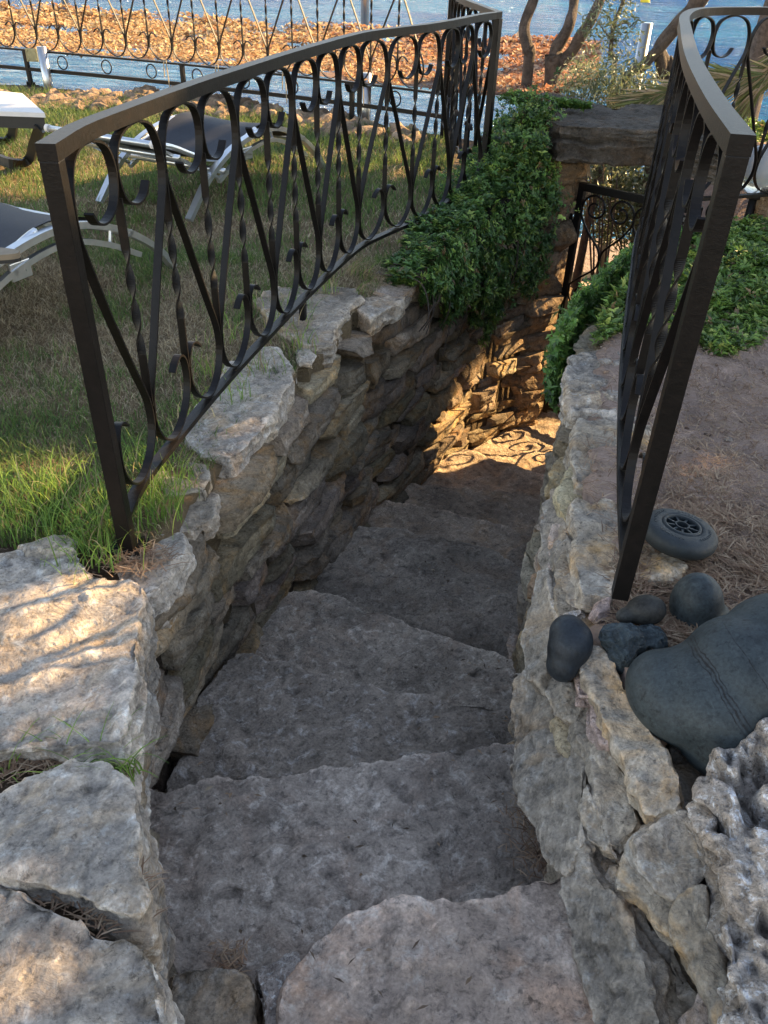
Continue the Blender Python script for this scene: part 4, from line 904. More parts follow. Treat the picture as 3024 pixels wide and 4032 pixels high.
# dry leaf litter and twigs on the steps
n = 150; C = []
for (x_, y_, z_, k_) in ((-.40, 1.20, -.42, 16), (.33, 1.30, -.42, 16), (.30, 1.62, -.59, 14), (-.30, 1.75, -.59, 10), (.36, 2.0, -.76, 16), (-.22, 2.25, -.76, 10), (.2, 2.7, -.93, 18), (.5, 2.7, -.93, 14), (-.28, .80, -.42, 12), (.0, 1.1, -.42, 8), (.1, .75, -.25, 8)):
    C += [(x_ + random.gauss(0, .09), y_ + random.gauss(0, .06), z_ + .012) for _ in range(k_)]
C = np.array(C); n = len(C); D = np.concatenate([rng.normal(0, 1, (n, 2)), rng.normal(0, .12, (n, 1))], 1)
tag(leaves_mesh('leaf_litter', C, D, np.array([0, 0, 1.0]) + rng.normal(0, .2, (n, 3)), .018 * rng.uniform(.5, 1.6, n), .006 * rng.uniform(.5, 1.6, n), palette(n, [(.30, .20, .12), (.12, .08, .05), (.42, .33, .22)], [3, 3, 1]), M['dry'], .3), 'small dry leaf scraps lying on the stone steps', 'leaf litter', kind='stuff')
# clods and small stones on the bare earth
bm = bmesh.new(); bmesh.ops.create_icosphere(bm, subdivisions=1, radius=1.0); IV = np.array([v.co[:] for v in bm.verts]); IF = np.array([[v.index for v in f.verts] for f in bm.faces]); bm.free()
n = 2600; x = rng.uniform(.6, 2.6, n); y = rng.uniform(1.2, 3.5, n); kp = (x > WR(y) + .14); x = x[kp]; y = y[kp]; n = len(x); sz = .0025 + .009 * rng.uniform(0, 1, n) ** 4
z = ground_h(x, y) + sz * .2; V = IV[None] * (sz[:, None, None] * rng.uniform(.5, 1.3, (n, 1, 3))) * (1 + .25 * rng.normal(size=(n, len(IV), 1))) + np.stack([x, y, z], -1)[:, None, :]
F = (IF[None] + (np.arange(n) * len(IV))[:, None, None]).reshape(-1, 3)
tag(raw('soil_clods', V.reshape(-1, 3), F, M['dry'], None, False, np.repeat(palette(n, [(.40, .29, .22), (.30, .21, .16), (.5, .42, .36)], [4, 3, .6]), len(IV), 0)), 'crumbs of pinkish brown earth and grit scattered right of the right railing', 'soil', kind='stuff')
# ------------------------------------------------------------------ groundcover
def rosettes(name, C, Nn, k, ln, wd, label, pal, w, kind='stuff', cat='groundcover', mat='leaf', tilt=.7, parent=None):
    n = len(C); C = np.repeat(C, k, 0); Nn = np.repeat(Nn, k, 0); m = len(C)
    a = rng.uniform(0, 2 * math.pi, m); t = np.cross(Nn, np.array([.3, .2, 1.0]) + rng.normal(0, .1, (m, 3))); t /= np.linalg.norm(t, axis=1)[:, None] + 1e-9; b = np.cross(Nn, t)
    rad = t * np.cos(a)[:, None] + b * np.sin(a)[:, None]; ti = rng.uniform(.25, 1.1, m)[:, None] * tilt
    D = rad + Nn * ti; C2 = C + rng.normal(0, .003, (m, 3)) + Nn * rng.uniform(-.01, .01, (m, 1))
    lsz = np.repeat(rng.uniform(.6, 1.5, n), k); ln = ln * lsz; wd = wd * lsz; cc = np.repeat(palette(n, pal, w, .28), k, 0) * (1 + rng.normal(0, .1, (m, 1)))
    o = leaves_mesh(name, C2, D, Nn, ln * rng.uniform(.6, 1.3, m), wd * rng.uniform(.7, 1.2, m), np.clip(cc, .003, .9), M[mat], parent=parent)
    return tag(o, label, cat, kind=kind) if label else o
GP = [(.09, .18, .045), (.14, .25, .055), (.05, .11, .03), (.28, .38, .08), (.20, .13, .06)]; GWt = [4, 3, 2.5, 1.6, .5]
# left: over the top and hanging down the wall face
n = 15000; y = 3.72 + 1.48 * rng.uniform(0, 1, n) ** .8; t = rng.uniform(0, 1, n) ** .9
hang = np.interp(y, [3.4, 3.7, 4.0, 4.4, 4.8, 5.1, 5.6], [.0, .06, .20, .40, .55, .46, .3]) * (1 + .5 * pn(np.stack([y * 6, 0 * y, 0 * y + 3], -1)) + .45 * pn(np.stack([y * 17, 0 * y, 0 * y + 8], -1)))
back = np.interp(y, [3.4, 3.9, 4.5, 5.2, 5.6], [.08, .16, .28, .38, .42]) * (1 + .4 * pn(np.stack([y * 7, 0 * y + 4, 0 * y], -1))); tot = back + hang; s = t * tot
top = s < back
rise = np.interp(y, [3.4, 4.2, 4.8, 5.2, 5.6], [.02, .05, .12, .24, .38])
xx = np.where(top, WL(y) - (back - s), WL(y) + .02 + np.interp(y, [3.4, 4.5, 5.2], [.08, .08, .03]) * np.sin(np.clip((s - back) / np.maximum(hang, .01), 0, 1) * math.pi) ** .7)
bulge = .05 * pn(np.stack([xx * 4, y * 4, s * 4], -1)) + .03 * pn(np.stack([xx * 11, y * 11, s * 11], -1))
bulge *= 1.2
zz = np.where(top, .0 + rise * np.clip(1 - (back - s) / np.maximum(back, .01) * .5, 0, 1), rise * np.clip(1 - (s - back) * 4, 0, 1) - (s - back))
Tn = np.stack([np.interp(y + .05, WLy, WLx) - np.interp(y - .05, WLy, WLx), 0 * y + .1, 0 * y], -1); Tn /= np.linalg.norm(Tn, axis=1)[:, None]; On = np.stack([Tn[:, 1], -Tn[:, 0], 0 * y], -1)
Nn = np.where(top[:, None], np.array([0, 0, 1.0]), On * .9 + np.array([0, 0, .35])); Nn = Nn + rng.normal(0, .25, (n, 3)); Nn /= np.linalg.norm(Nn, axis=1)[:, None]
C = np.stack([xx, y, zz], -1) + Nn * (bulge + rng.uniform(-.03, .03, n))[:, None]
kp = fbm(C * 6, 3) > -.12 + .25 * rng.normal(size=n); C = C[kp]; Nn = Nn[kp]; n = len(C)
rosettes('trailing_groundcover', C, Nn, 5, .028, .013, 'dense dark green groundcover spilling over the left wall under the railing corner', GP, GWt)
# woody runners trailing out of the mass
mb = MB()
for q_ in range(26):
    y_ = random.uniform(3.7, 5.0); x_ = float(WL(y_)) - .05; hl = random.uniform(.25, .55) * (.5 if y_ < 4 else 1)
    mb.tube(catmull(np.array([(x_ - .1, y_, .05), (x_ + .09, y_ + random.uniform(-.05, .05), .02), (x_ + .14, y_ + random.uniform(-.1, .1), -hl * .5), (x_ + .10, y_ + random.uniform(-.15, .15), -hl)]), 5), .003, 5)
tag(mb.build('woody_runners', M['bark']), 'thin brown stems trailing out of the groundcover down the left wall', 'stems', kind='stuff')
# dark body of the plant mass
def shell(name, ylist, prof, mat, label=None):
    V = []; F = []; m = None
    for y_ in ylist:
        row = prof(y_); m = len(row); V += row
    for i in range(len(ylist) - 1):
        for j in range(m - 1): F.append([i * m + j, i * m + j + 1, (i + 1) * m + j + 1, (i + 1) * m + j])
    return V, F
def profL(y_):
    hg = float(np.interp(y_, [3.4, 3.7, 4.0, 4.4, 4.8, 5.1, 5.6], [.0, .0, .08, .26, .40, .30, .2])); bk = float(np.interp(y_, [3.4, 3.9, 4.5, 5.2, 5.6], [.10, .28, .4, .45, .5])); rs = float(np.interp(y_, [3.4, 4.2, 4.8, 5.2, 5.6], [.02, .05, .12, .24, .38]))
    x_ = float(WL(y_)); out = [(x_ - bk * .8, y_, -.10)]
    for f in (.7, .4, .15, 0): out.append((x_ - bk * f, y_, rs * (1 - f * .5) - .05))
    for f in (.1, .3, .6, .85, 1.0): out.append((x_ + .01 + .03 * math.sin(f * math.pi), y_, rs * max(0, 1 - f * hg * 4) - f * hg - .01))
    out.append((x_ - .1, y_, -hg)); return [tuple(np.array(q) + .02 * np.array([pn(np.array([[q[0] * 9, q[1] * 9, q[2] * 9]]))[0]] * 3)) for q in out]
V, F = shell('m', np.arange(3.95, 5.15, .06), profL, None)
o = raw('plant_mass', V, F, M['mound'], None, True); tag(o, 'dark stems and soil inside the hanging groundcover on the left wall', 'groundcover', kind='stuff')
# lintel tuft (lime) lying over the lintel's left end
n = 1500; u = rng.uniform(0, 1, n); P0 = at(1100, 215, .5); P1 = at(1270, 235, .5)
C = P0 + (P1 - P0) * u[:, None] + rng.normal(0, 1, (n, 3)) * np.array([.03, .05, .012]) * (1.15 - u)[:, None] + np.array([0, 0, .01])
Nn = rng.normal(0, .4, (n, 3)) + [0, 0, 1]; Nn /= np.linalg.norm(Nn, axis=1)[:, None]
rosettes('lintel_groundcover', C, Nn, 5, .026, .011, 'yellow green groundcover runner lying across the left end of the lintel', [(.10, .20, .035), (.15, .26, .05), (.06, .14, .03), (.2, .1, .06)], [3, 3, 2, .3])
n = 1400; C = at(1150, 275, .42) + rng.normal(0, 1, (n, 3)) * np.array([.07, .05, .07]); Nn = rng.normal(0, .5, (n, 3)) + [0, -.4, 1]; Nn /= np.linalg.norm(Nn, axis=1)[:, None]
rosettes('lintel_groundcover', C, Nn, 5, .024, .011, 'green groundcover clump hugging the front of the lintel where it meets the wall', GP, GWt)
n = 5200; C = np.array([.66, 5.40, .0]) + rng.normal(0, 1, (n, 3)) * np.array([.13, .22, .05]); C[:, 2] = .02 + .40 * np.exp(-((C[:, 0] - .72) ** 2) / .06) * np.clip((C[:, 1] - 4.85) / .5, 0, 1) * rng.uniform(.35, 1.0, n) + .02 * rng.normal(size=n)
front = rng.uniform(size=n) < .35; C[front, 1] = 5.12 + .05 * rng.normal(size=front.sum()); C[front, 0] = rng.uniform(.56, .88, front.sum()); C[front, 2] = rng.uniform(-.1, .42, front.sum())
Nn = rng.normal(0, .4, (n, 3)) + [.1, -.5, .8]; Nn /= np.linalg.norm(Nn, axis=1)[:, None]
rosettes('shoulder_groundcover', C, Nn, 5, .026, .012, 'green groundcover mound filling the corner between the railing post and the lintel', GP, GWt)
# right bank
n = 26000; y = 2.75 + rng.uniform(0, 1, n) ** 1.25 * 4.9; x = WR(np.clip(y, .2, 5.1)) + .02 + rng.uniform(0, 1, n) ** 1.1 * np.interp(y, [2.75, 3.2, 4, 6, 8], [.35, .9, 2.2, 2.6, 2.2])
near_edge = np.interp(x, [.6, .72, 1.0, 1.3, 1.7, 2.2, 3.5], [3.05, 3.0, 3.22, 3.0, 3.2, 3.15, 3.3])
P = np.stack([x, y, 0 * x], -1); keep = (y > near_edge + .10 * fbm(P * 4, 2)) & (ground_h(x, y) > -.5) & (y < 7.65)
P = P[keep]; x = P[:, 0]; y = P[:, 1]; n = len(P)
hmp = .05 + .05 * fbm(P * 2.5, 3) + .03 * fbm(P * 9, 2) 
P[:, 2] = .04 + np.clip(hmp, .0, .22) * np.clip((y - near_edge[keep]) / .25, .15, 1) + rng.uniform(-.02, .015, n)
Nn = rng.normal(0, .35, (n, 3)) + [0, 0, 1]; Nn /= np.linalg.norm(Nn, axis=1)[:, None]
rosettes('bank_groundcover', P, Nn, 5, .032, .015, 'bright green groundcover covering the bank behind the right railing', [(.15, .26, .05), (.22, .34, .07), (.09, .16, .04), (.38, .46, .11), (.30, .2, .1)], [4, 3, 2, 1.6, .3])
# hanging over the right wall beside the gate
n = 2600; y = rng.uniform(3.05, 4.6, n); hg = np.interp(y, [3.0, 3.2, 3.5, 4.9], [.12, .34, .36, .2]) * (1 + .3 * pn(np.stack([y * 12, 0 * y, 0 * y], -1))); t = rng.uniform(0, 1, n)
C = np.stack([WR(y) + .0 - .03 * np.sin(t * 3.1), y, .10 - t * (hg + .1)], -1) + rng.normal(0, .014, (n, 3)); Nn = rng.normal(0, .35, (n, 3)) + [-.8, -.3, .4]; Nn /= np.linalg.norm(Nn, axis=1)[:, None]
rosettes('hanging_groundcover', C, Nn, 5, .030, .014, 'green groundcover hanging over the right wall in front of the gate', [(.10, .22, .045), (.15, .28, .06), (.06, .13, .03), (.28, .38, .08)], [3, 3, 2, 1])
# small vine strands on the pillar
n = 700; C = np.stack([rng.uniform(.88, 1.12, n), 5.28 + rng.normal(0, .03, n), rng.uniform(-.5, .25, n)], -1); C[:, 0] += .05 * np.sin(C[:, 2] * 9); Nn = rng.normal(0, .5, (n, 3)) + [.2, -.9, .2]; Nn /= np.linalg.norm(Nn, axis=1)[:, None]
rosettes('climbing_vine', C[C[:, 0] < 1.02], Nn[C[:, 0] < 1.02], 4, .02, .012, 'thin green vine clinging to the pillar left of the gate', GP, GWt, kind='stuff', cat='vine')

# ------------------------------------------------------------------ trees
def limb(mb, p0, pts, r0, r1, seed):
    r0 *= .72; r1 *= .72
    P = catmull(np.array([p0] + pts, float), 6); P = P + np.stack([pn(P * 5 + seed), pn(P * 5 + seed + 9), 0 * P[:, 0]], -1) * r0 * .5
    rr = np.linspace(r0, r1, len(P)) * (1 + .18 * pn(P * 9 + seed)); mb.tube(P, rr, 10)
def crown(name, centres, n, ln, wd, pal, w, mat, parent, spread):
    C = np.array(centres, float); i = rng.integers(0, len(C), n); d = rng.normal(size=(n, 3)); d /= np.linalg.norm(d, axis=1)[:, None]
    P = C[i] + d * spread * rng.uniform(.2, 1, (n, 1)) ** .6
    D = rng.normal(size=(n, 3)); U = rng.normal(size=(n, 3)); return reparent(leaves_mesh(name, P, D, U, ln * rng.uniform(.6, 1.4, n), wd, palette(n, pal, w, .2), M[mat], .15), parent)
OL = [(.13, .16, .075), (.20, .23, .13), (.09, .12, .05), (.34, .34, .22)]; OW = [3, 2, 2, 1]
def tree(label, base, limbs, crowns, ncr=900, spread=.45, name='olive_tree', group='trees by the sea'):
    t = empty(name, base); tag(t, label, 'tree', group); mb = MB()
    for k, (p0, pts, r0, r1) in enumerate(limbs): limb(mb, p0, pts, r0, r1, k * 3.3 + base[0])
    reparent(mb.build('trunk', M['bark'], None, True), t)
    crown('crown', crowns, ncr, .055, .013, OL, OW, 'leaf', t, spread)
    return t
def ap(u, v, y): return list(aty(u, v, y))
b1 = ap(1140, 170, 8.0)
tree('slim straight dark tree trunk rising through the leaf net beside the left railing corner', (b1[0], 8.0, -1.66), [([b1[0], 8.0, -1.66], [b1, ap(1140, 110, 8.0), ap(1136, 60, 8.05), ap(1150, 0, 8.1), ap(1160, -120, 8.2), ap(1150, -300, 8.3)], .075, .05)], [ap(1150, -450, 8.3), ap(1100, -380, 8.3), ap(1220, -420, 8.4)])
b2 = ap(1193, 178, 8.0)
tree('forked tree trunk in the shape of a V standing in front of the leaf net', (b2[0], 8.0, -1.66), [([b2[0] - .05, 8.0, -1.66], [b2, ap(1200, 120, 8.0)], .11, .10), (ap(1198, 140, 8.0), [ap(1205, 100, 8.0), ap(1232, 50, 8.0), ap(1240, 0, 8.1), ap(1235, -150, 8.2)], .075, .055), (ap(1200, 150, 8.0), [ap(1245, 100, 7.95), ap(1268, 50, 7.9), ap(1298, -10, 7.9), ap(1340, -150, 7.9)], .075, .05)], [ap(1250, -380, 8.2), ap(1340, -330, 8.0), ap(1200, -330, 8.2)])
b3 = ap(1322, 190, 7.6)
tree('thin upright olive with silvery leaves beside its stem in front of the sea', (b3[0], 7.6, -1.66), [([b3[0], 7.6, -1.66], [b3, ap(1320, 120, 7.6), ap(1325, 60, 7.6), ap(1348, 0, 7.6), ap(1365, -90, 7.6)], .035, .018), (ap(1322, 90, 7.6), [ap(1300, 60, 7.5), ap(1285, 40, 7.45)], .008, .004), (ap(1326, 60, 7.6), [ap(1350, 50, 7.6), ap(1375, 60, 7.6)], .008, .003)], [ap(1345, 40, 7.6), ap(1310, 70, 7.5), ap(1350, 90, 7.6), ap(1330, 10, 7.6), ap(1290, 55, 7.5), ap(1355, -60, 7.6)], 700, .16)
b4 = ap(1330, 230, 7.2)
tree('thick brown trunk leaning to the right behind the curved railing, topmost of the seaside trees', (b4[0], 7.2, -1.66), [([b4[0] - .1, 7.2, -1.66], [b4, ap(1395, 140, 7.2), ap(1450, 75, 7.1), ap(1500, 20, 7.0), ap(1560, -60, 7.0)], .05, .06), (ap(1432, 165, 7.3), [ap(1425, 100, 7.2), ap(1455, 60, 7.1), ap(1500, 5, 7.0), ap(1530, -80, 7.0)], .06, .075), ([ap(1440, 200, 7.3)[0], 7.3, -1.66], [ap(1440, 200, 7.3), ap(1438, 140, 7.3), ap(1425, 105, 7.25)], .07, .06)], [ap(1560, -350, 7.0), ap(1640, -300, 7.0), ap(1500, -330, 7.0)], 1100, .5)
def shrub(label, base, centres, n, spread, ln=.045, wd=.013, group=None, name='olive_shrub', stems=6):
    t = empty(name, base); tag(t, label, 'shrub', group); mb = MB(); C = np.array(centres)
    for k in range(min(stems, len(C))): limb(mb, [base[0] + random.uniform(-.05, .05), base[1], base[2]], [list((np.array(base) + C[k]) / 2 + rng.normal(0, .04, 3)), list(C[k])], .016, .005, k)
    reparent(mb.build('stems', M['bark'], None, True), t); crown('foliage', centres, n, ln, wd, OL, OW, 'leaf', t, spread); return t
c5 = [ap(u, v, 7.0 + random.uniform(-.3, .2)) for u, v in ((1255, 190), (1290, 170), (1330, 190), (1300, 215), (1260, 205), (1350, 210), (1380, 190), (1400, 215), (1320, 160), (1420, 200), (1275, 150), (1370, 160), (1340, 225), (1410, 235), (1240, 175))]
shrub('silvery green olive shrub just behind the stone lintel', (1.9, 7.0, -1.66), c5, 3400, .17)
c6 = [ap(u, v, 7.3 + random.uniform(-.3, .4)) for u, v in ((1290, 370), (1330, 360), (1380, 370), (1300, 420), (1350, 430), (1390, 420), (1320, 470), (1270, 360), (1380, 470), (1345, 390), (1400, 440), (1305, 480), (1360, 500))]
shrub('pale green leafy shrub seen through the scrolls of the iron gate', (2.3, 7.3, -1.66), c6, 5200, .24, .055, .020)
# palm frond hanging behind the right railing
pf = empty('palm_frond', ap(1680, 130, 6.2)); tag(pf, 'drooping half dry palm frond against the sea behind the right railing', 'palm frond')
for nm, pth in (('frond', [(1720, 150), (1620, 165), (1540, 175), (1440, 200), (1390, 215)]), ('frond', [(1740, 60), (1700, 110), (1650, 170), (1590, 260)])):
    A = np.array([ap(u, v, 6.2) for u, v in pth]); Pc = catmull(A, 14); n = len(Pc); VV = MB(); VV.tube(Pc, np.linspace(.012, .003, n), 6); reparent(VV.build('midrib', M['cord'], None, True), pf)
    T = np.gradient(Pc, axis=0); T /= np.linalg.norm(T, axis=1)[:, None]
    i = np.repeat(np.arange(n), 10); sg = np.tile([1, -1], len(i) // 2)[:, None]
    D = T[i] * 1.2 + sg * np.array([0, .25, .9]) * .55 + rng.normal(0, .15, (len(i), 3)) + np.array([0, 0, -.25])
    reparent(leaves_mesh('leaflets', Pc[i] + rng.normal(0, .006, (len(i), 3)), D, np.array([0, -1., .3]) + 0 * D, .26 * rng.uniform(.6, 1.2, len(i)), .014, palette(len(i), [(.16, .17, .05), (.30, .23, .11), (.10, .12, .04), (.38, .28, .18)], [3, 2, 2, 2]), M['dry'], .3), pf)

# tall pines up-sun (outside the frame) shaped to shade the stairs; gaps cut where sun patches land
lit = [(-2.7, 7.0, 0, 1.7, .95), (-1.2, 6.7, 0, .8, .5), (-1.0, 2.0, .05, .48, .26), (-.62, 1.78, .1, .12, .13), (-.66, 1.67, .3, .05, .12), (-.46, 2.32, 0, .09, .17), (-.64, .63, 0, .15, .08), (-.85, 1.35, 0, .09, .10), (-.70, 1.50, 0, .14, .05), (-1.0, 1.2, 0, .10, .05), (-.62, 1.30, 0, .05, .08), (-.75, 1.13, 0, .08, .03),
       (.80, 1.32, .2, .06, .04), (1.5, 3.9, .1, .15, .12), (1.1, 3.5, .1, .12, .09), (2.2, 4.0, .1, .3, .1), (1.6, 3.4, 0, .2, .08), (2.6, 5.5, .1, .5, .3), (1.3, 5.6, -.8, .75, .95), (.9, 5.0, -1.2, .6, .5), (-2.9, 5.1, 0, .25, .1), (-2.0, 5.6, 0, .35, .12)]
def pine(label, trunk, box, n, seed):
    r = np.random.default_rng(seed); t = empty('pine_tree', trunk); tag(t, label, 'tree', 'shade pines right of the stairs')
    x0, x1, y0, y1 = box; C = []; 
    P = np.stack([r.uniform(x0, x1, n), r.uniform(y0, y1, n), 0 * np.zeros(n)], -1)      # footprint of the shade on the ground
    h = r.uniform(3.6, 5.6, n); clump = fbm(np.stack([P[:, 0] * 1.4, P[:, 1] * 1.4, h], -1) + seed, 3)
    keep = clump > -.62
    for (lx, ly, lz, rx, ry) in lit:
        rx = rx + .05; ry = ry + .05
        qx = P[:, 0] + S[0] * lz / S[2]; qy = P[:, 1] + S[1] * lz / S[2]
        keep &= ((qx - lx) / rx) ** 2 + ((qy - ly) / ry) ** 2 > 1
    P = P[keep]; h = h[keep]; n = len(P); Q = P + S[None, :] * (h / S[2])[:, None]
    D = r.normal(size=(n, 3)); U = r.normal(size=(n, 3))
    reparent(leaves_mesh('crown', Q, D, U, .14, .10, palette(n, [(.04, .07, .02), (.06, .09, .03)], [1, 1]), M['leaf'], .1), t)
    mb = MB(); c = Q.mean(0); tr = np.array(trunk, float); mb.tube(catmull(np.array([tr, tr + (c - tr) * [.1, .1, .5], c]), 6), np.linspace(.22, .07, 13), 10)
    for k in range(10):
        q = Q[r.integers(0, n)]; m_ = tr + (c - tr) * r.uniform(.6, .95); mb.tube(catmull(np.array([m_, (m_ + q) / 2 + [0, 0, .2], q]), 5), np.linspace(.06, .015, 11), 6)
    reparent(mb.build('trunk', M['bark'], None, True), t)
# lit ellipses are given as the ground point (x, y, z) where the light lands
pine('tall pine right of the stairs shading the near steps', (9.5, 3.0, 0), (-2.0, 4.2, -1.0, 2.6), 24000, 3)
pine('tall pine beyond the first shading the middle of the stairs', (12.5, 6.0, 0), (-1.4, 4.2, 2.4, 5.8), 20000, 4)
pine('tall pine whose shade falls on the loungers', (5.2, 13.5, -1.6), (-4.8, -1.2, 1.5, 5.0), 8500, 5)

# ------------------------------------------------------------------ leaf covered net (shade canopy) + steel posts
cn = empty('leaf_covered_shade_net', (-1.5, 10.5, .3)); tag(cn, 'horizontal net thickly covered with orange and straw coloured dry leaves by the sea', 'shade net')
Zc = .33
near_e = [(-5.9, 9.95), (-4.0, 9.32), (-2.0, 8.62), (-.6, 8.05), (.5, 7.55), (1.3, 7.5), (1.75, 8.2)]
far_e = [(-7.6, 14.6), (-5.2, 13.6), (-3.5, 13.4), (-1.6, 12.5), (0.2, 12.2), (1.3, 11.9), (2.4, 11.3)]
def netp(u, v):
    k = u * (len(near_e) - 1); a = np.stack([np.interp(k, np.arange(7), [e[j] for e in near_e]) for j in (0, 1)], -1); b = np.stack([np.interp(k, np.arange(7), [e[j] for e in far_e]) for j in (0, 1)], -1)
    p = a + (b - a) * v[:, None]; z = Zc - .05 + .05 * pn(np.stack([p[:, 0] * .9, p[:, 1] * .9, 0 * v], -1)) - .06 * np.sin(v * math.pi); return np.stack([p[:, 0], p[:, 1], z], -1)
uu = np.linspace(0, 1, 60); vv = np.linspace(0, 1, 40); Ug, Vg = np.meshgrid(uu, vv); NV = netp(Ug.ravel(), Vg.ravel())
ii = (np.arange(39)[:, None] * 60 + np.arange(59)[None, :]).ravel(); NF = np.stack([ii, ii + 1, ii + 61, ii + 60], -1)
hole = pn(NV[NF[:, 0]] * 2.1) ; NF = NF[(hole < .33) | (NV[NF[:, 0]][:, 1] < 8.5)]
M['net'] = simple('brown_netting', (.20, .12, .08), .9, 0, .4, 30, .01)
reparent(raw('netting', NV, NF, M['net'], None, True), cn)
n = 34000; u = rng.uniform(0, 1, n); v = rng.uniform(0, 1, n) ** 1.1; C = netp(u, v); gap = pn(C * 2.1) < .36; C = C[gap]; u = u[gap]; v = v[gap]; n = len(C)
C[:, 2] += rng.uniform(.0, .03, n) * (1 + (v > .9) * 1.5); D = rng.normal(0, 1, (n, 3)) * [1, 1, .28]; U = rng.normal(0, .35, (n, 3)) + [0, 0, 1]
yel = palette(n, [(.60, .42, .20), (.68, .50, .28), (.52, .30, .13), (.38, .17, .07)], [3, 3, 2, 1]); org = palette(n, [(.46, .20, .09), (.36, .15, .08), (.54, .36, .25), (.30, .17, .12), (.60, .42, .26)], [3, 2.5, 2.5, 2, 1.6])
pr_ = np.clip((u - .42) / .35 + .15 * rng.normal(size=n), 0, 1); c = np.where((rng.uniform(size=n) < pr_)[:, None], org, yel)
lv = leaves_mesh('dry_leaves', C, D, U, .058 * rng.uniform(.6, 1.5, n) * (.65 + .6 * v), .046 * rng.uniform(.6, 1.3, n) * (.65 + .6 * v), c, M['dry'], .22); reparent(lv, cn); lv['kind'] = 'stuff'
# a few dangling leaves at the front edge
for i, (u_, v_, zb_, zt_, y_, lab) in enumerate([(105, 185, -.05, .36, None, 'shiny steel post with a bolted clamp plate at the sea fence, front left'), (790, 250, -.1, .36, None, 'steel post behind the sea fence below the middle of the leaf net')]):
    q = at(u_, v_, 0.0); m1 = MB(); m1.tube([(q[0], q[1], -.3), (q[0], q[1], .34)], .045, 16); p_ = empty('steel_post', (q[0], q[1], -.3)); reparent(m1.build('tube', M['steel'], None, True), p_); tag(p_, lab, 'post', 'steel posts of the shade net')
    if i == 0:
        m1 = MB(); m1.box((q[0] - .02, q[1] - .22, .29), (.11, .012, .11), None, .003)
        for sx in (-1, 1):
            for sz in (-1, 1): m1.tube([(q[0] - .02 + sx * .038, q[1] - .235, .29 + sz * .038), (q[0] - .02 + sx * .038, q[1] - .215, .29 + sz * .038)], .009, 8)
        reparent(m1.build('clamp_plate', M['brass']), p_)
for (u_, v_, Yd, top, lab) in ((143, 22, 14.0, None, 'steel post rising beyond the far edge of the leaf net at the upper left'), (788, 30, 12.6, None, 'steel post rising beyond the net near the top middle of the photo'), (1372, 190, 8.6, (1413, 50), 'shiny cut steel tube standing behind the olive shrub near the leaning trunk')):
    q = aty(u_, v_, Yd); m1 = MB(); zt_ = q[2] + 1.1 if top is None else aty(top[0], top[1], Yd)[2]
    m1.tube([(q[0], q[1], .22 if top is None else -1.7), (q[0], q[1], zt_)], .055 if top is None else .05, 18); p_ = empty('steel_post', (q[0], q[1], .22 if top is None else -1.7)); reparent(m1.build('tube', M['steel'], None, True), p_); tag(p_, lab, 'post', 'steel posts of the shade net')

# ------------------------------------------------------------------ rocks on the shore edge
for i, (px_, lab) in enumerate([([(60, 205), (170, 190), (265, 192), (262, 222), (170, 226), (70, 222)], 'flat brown rock at the lawn edge beside the front left steel post'), ([(262, 196), (300, 180), (400, 190), (520, 205), (610, 225), (600, 240), (470, 240), (330, 228), (270, 222)], 'long low brown rock at the lawn edge, longest of the edge rocks'), ([(640, 228), (760, 238), (830, 262), (830, 285), (700, 280), (620, 250)], 'brown edge rock behind the middle of the left railing'), ([(-60, 190), (40, 192), (60, 205), (40, 222), (-60, 215)], 'brown edge rock at the far left below the sea fence'), ([(840, 262), (900, 262), (930, 285), (900, 300), (845, 290)], 'small brown edge rock near the railing corner')]):
    c = np.mean(px_, 0); tag(slab('edge_rock', px_, (c[0], c[1], .05), M['rock'], .3, seed=130 + i, voxel=.03, amp=.03, strata=.02, taper=.08, jag=.02), lab, 'rock', 'brown rocks along the lawn edge')

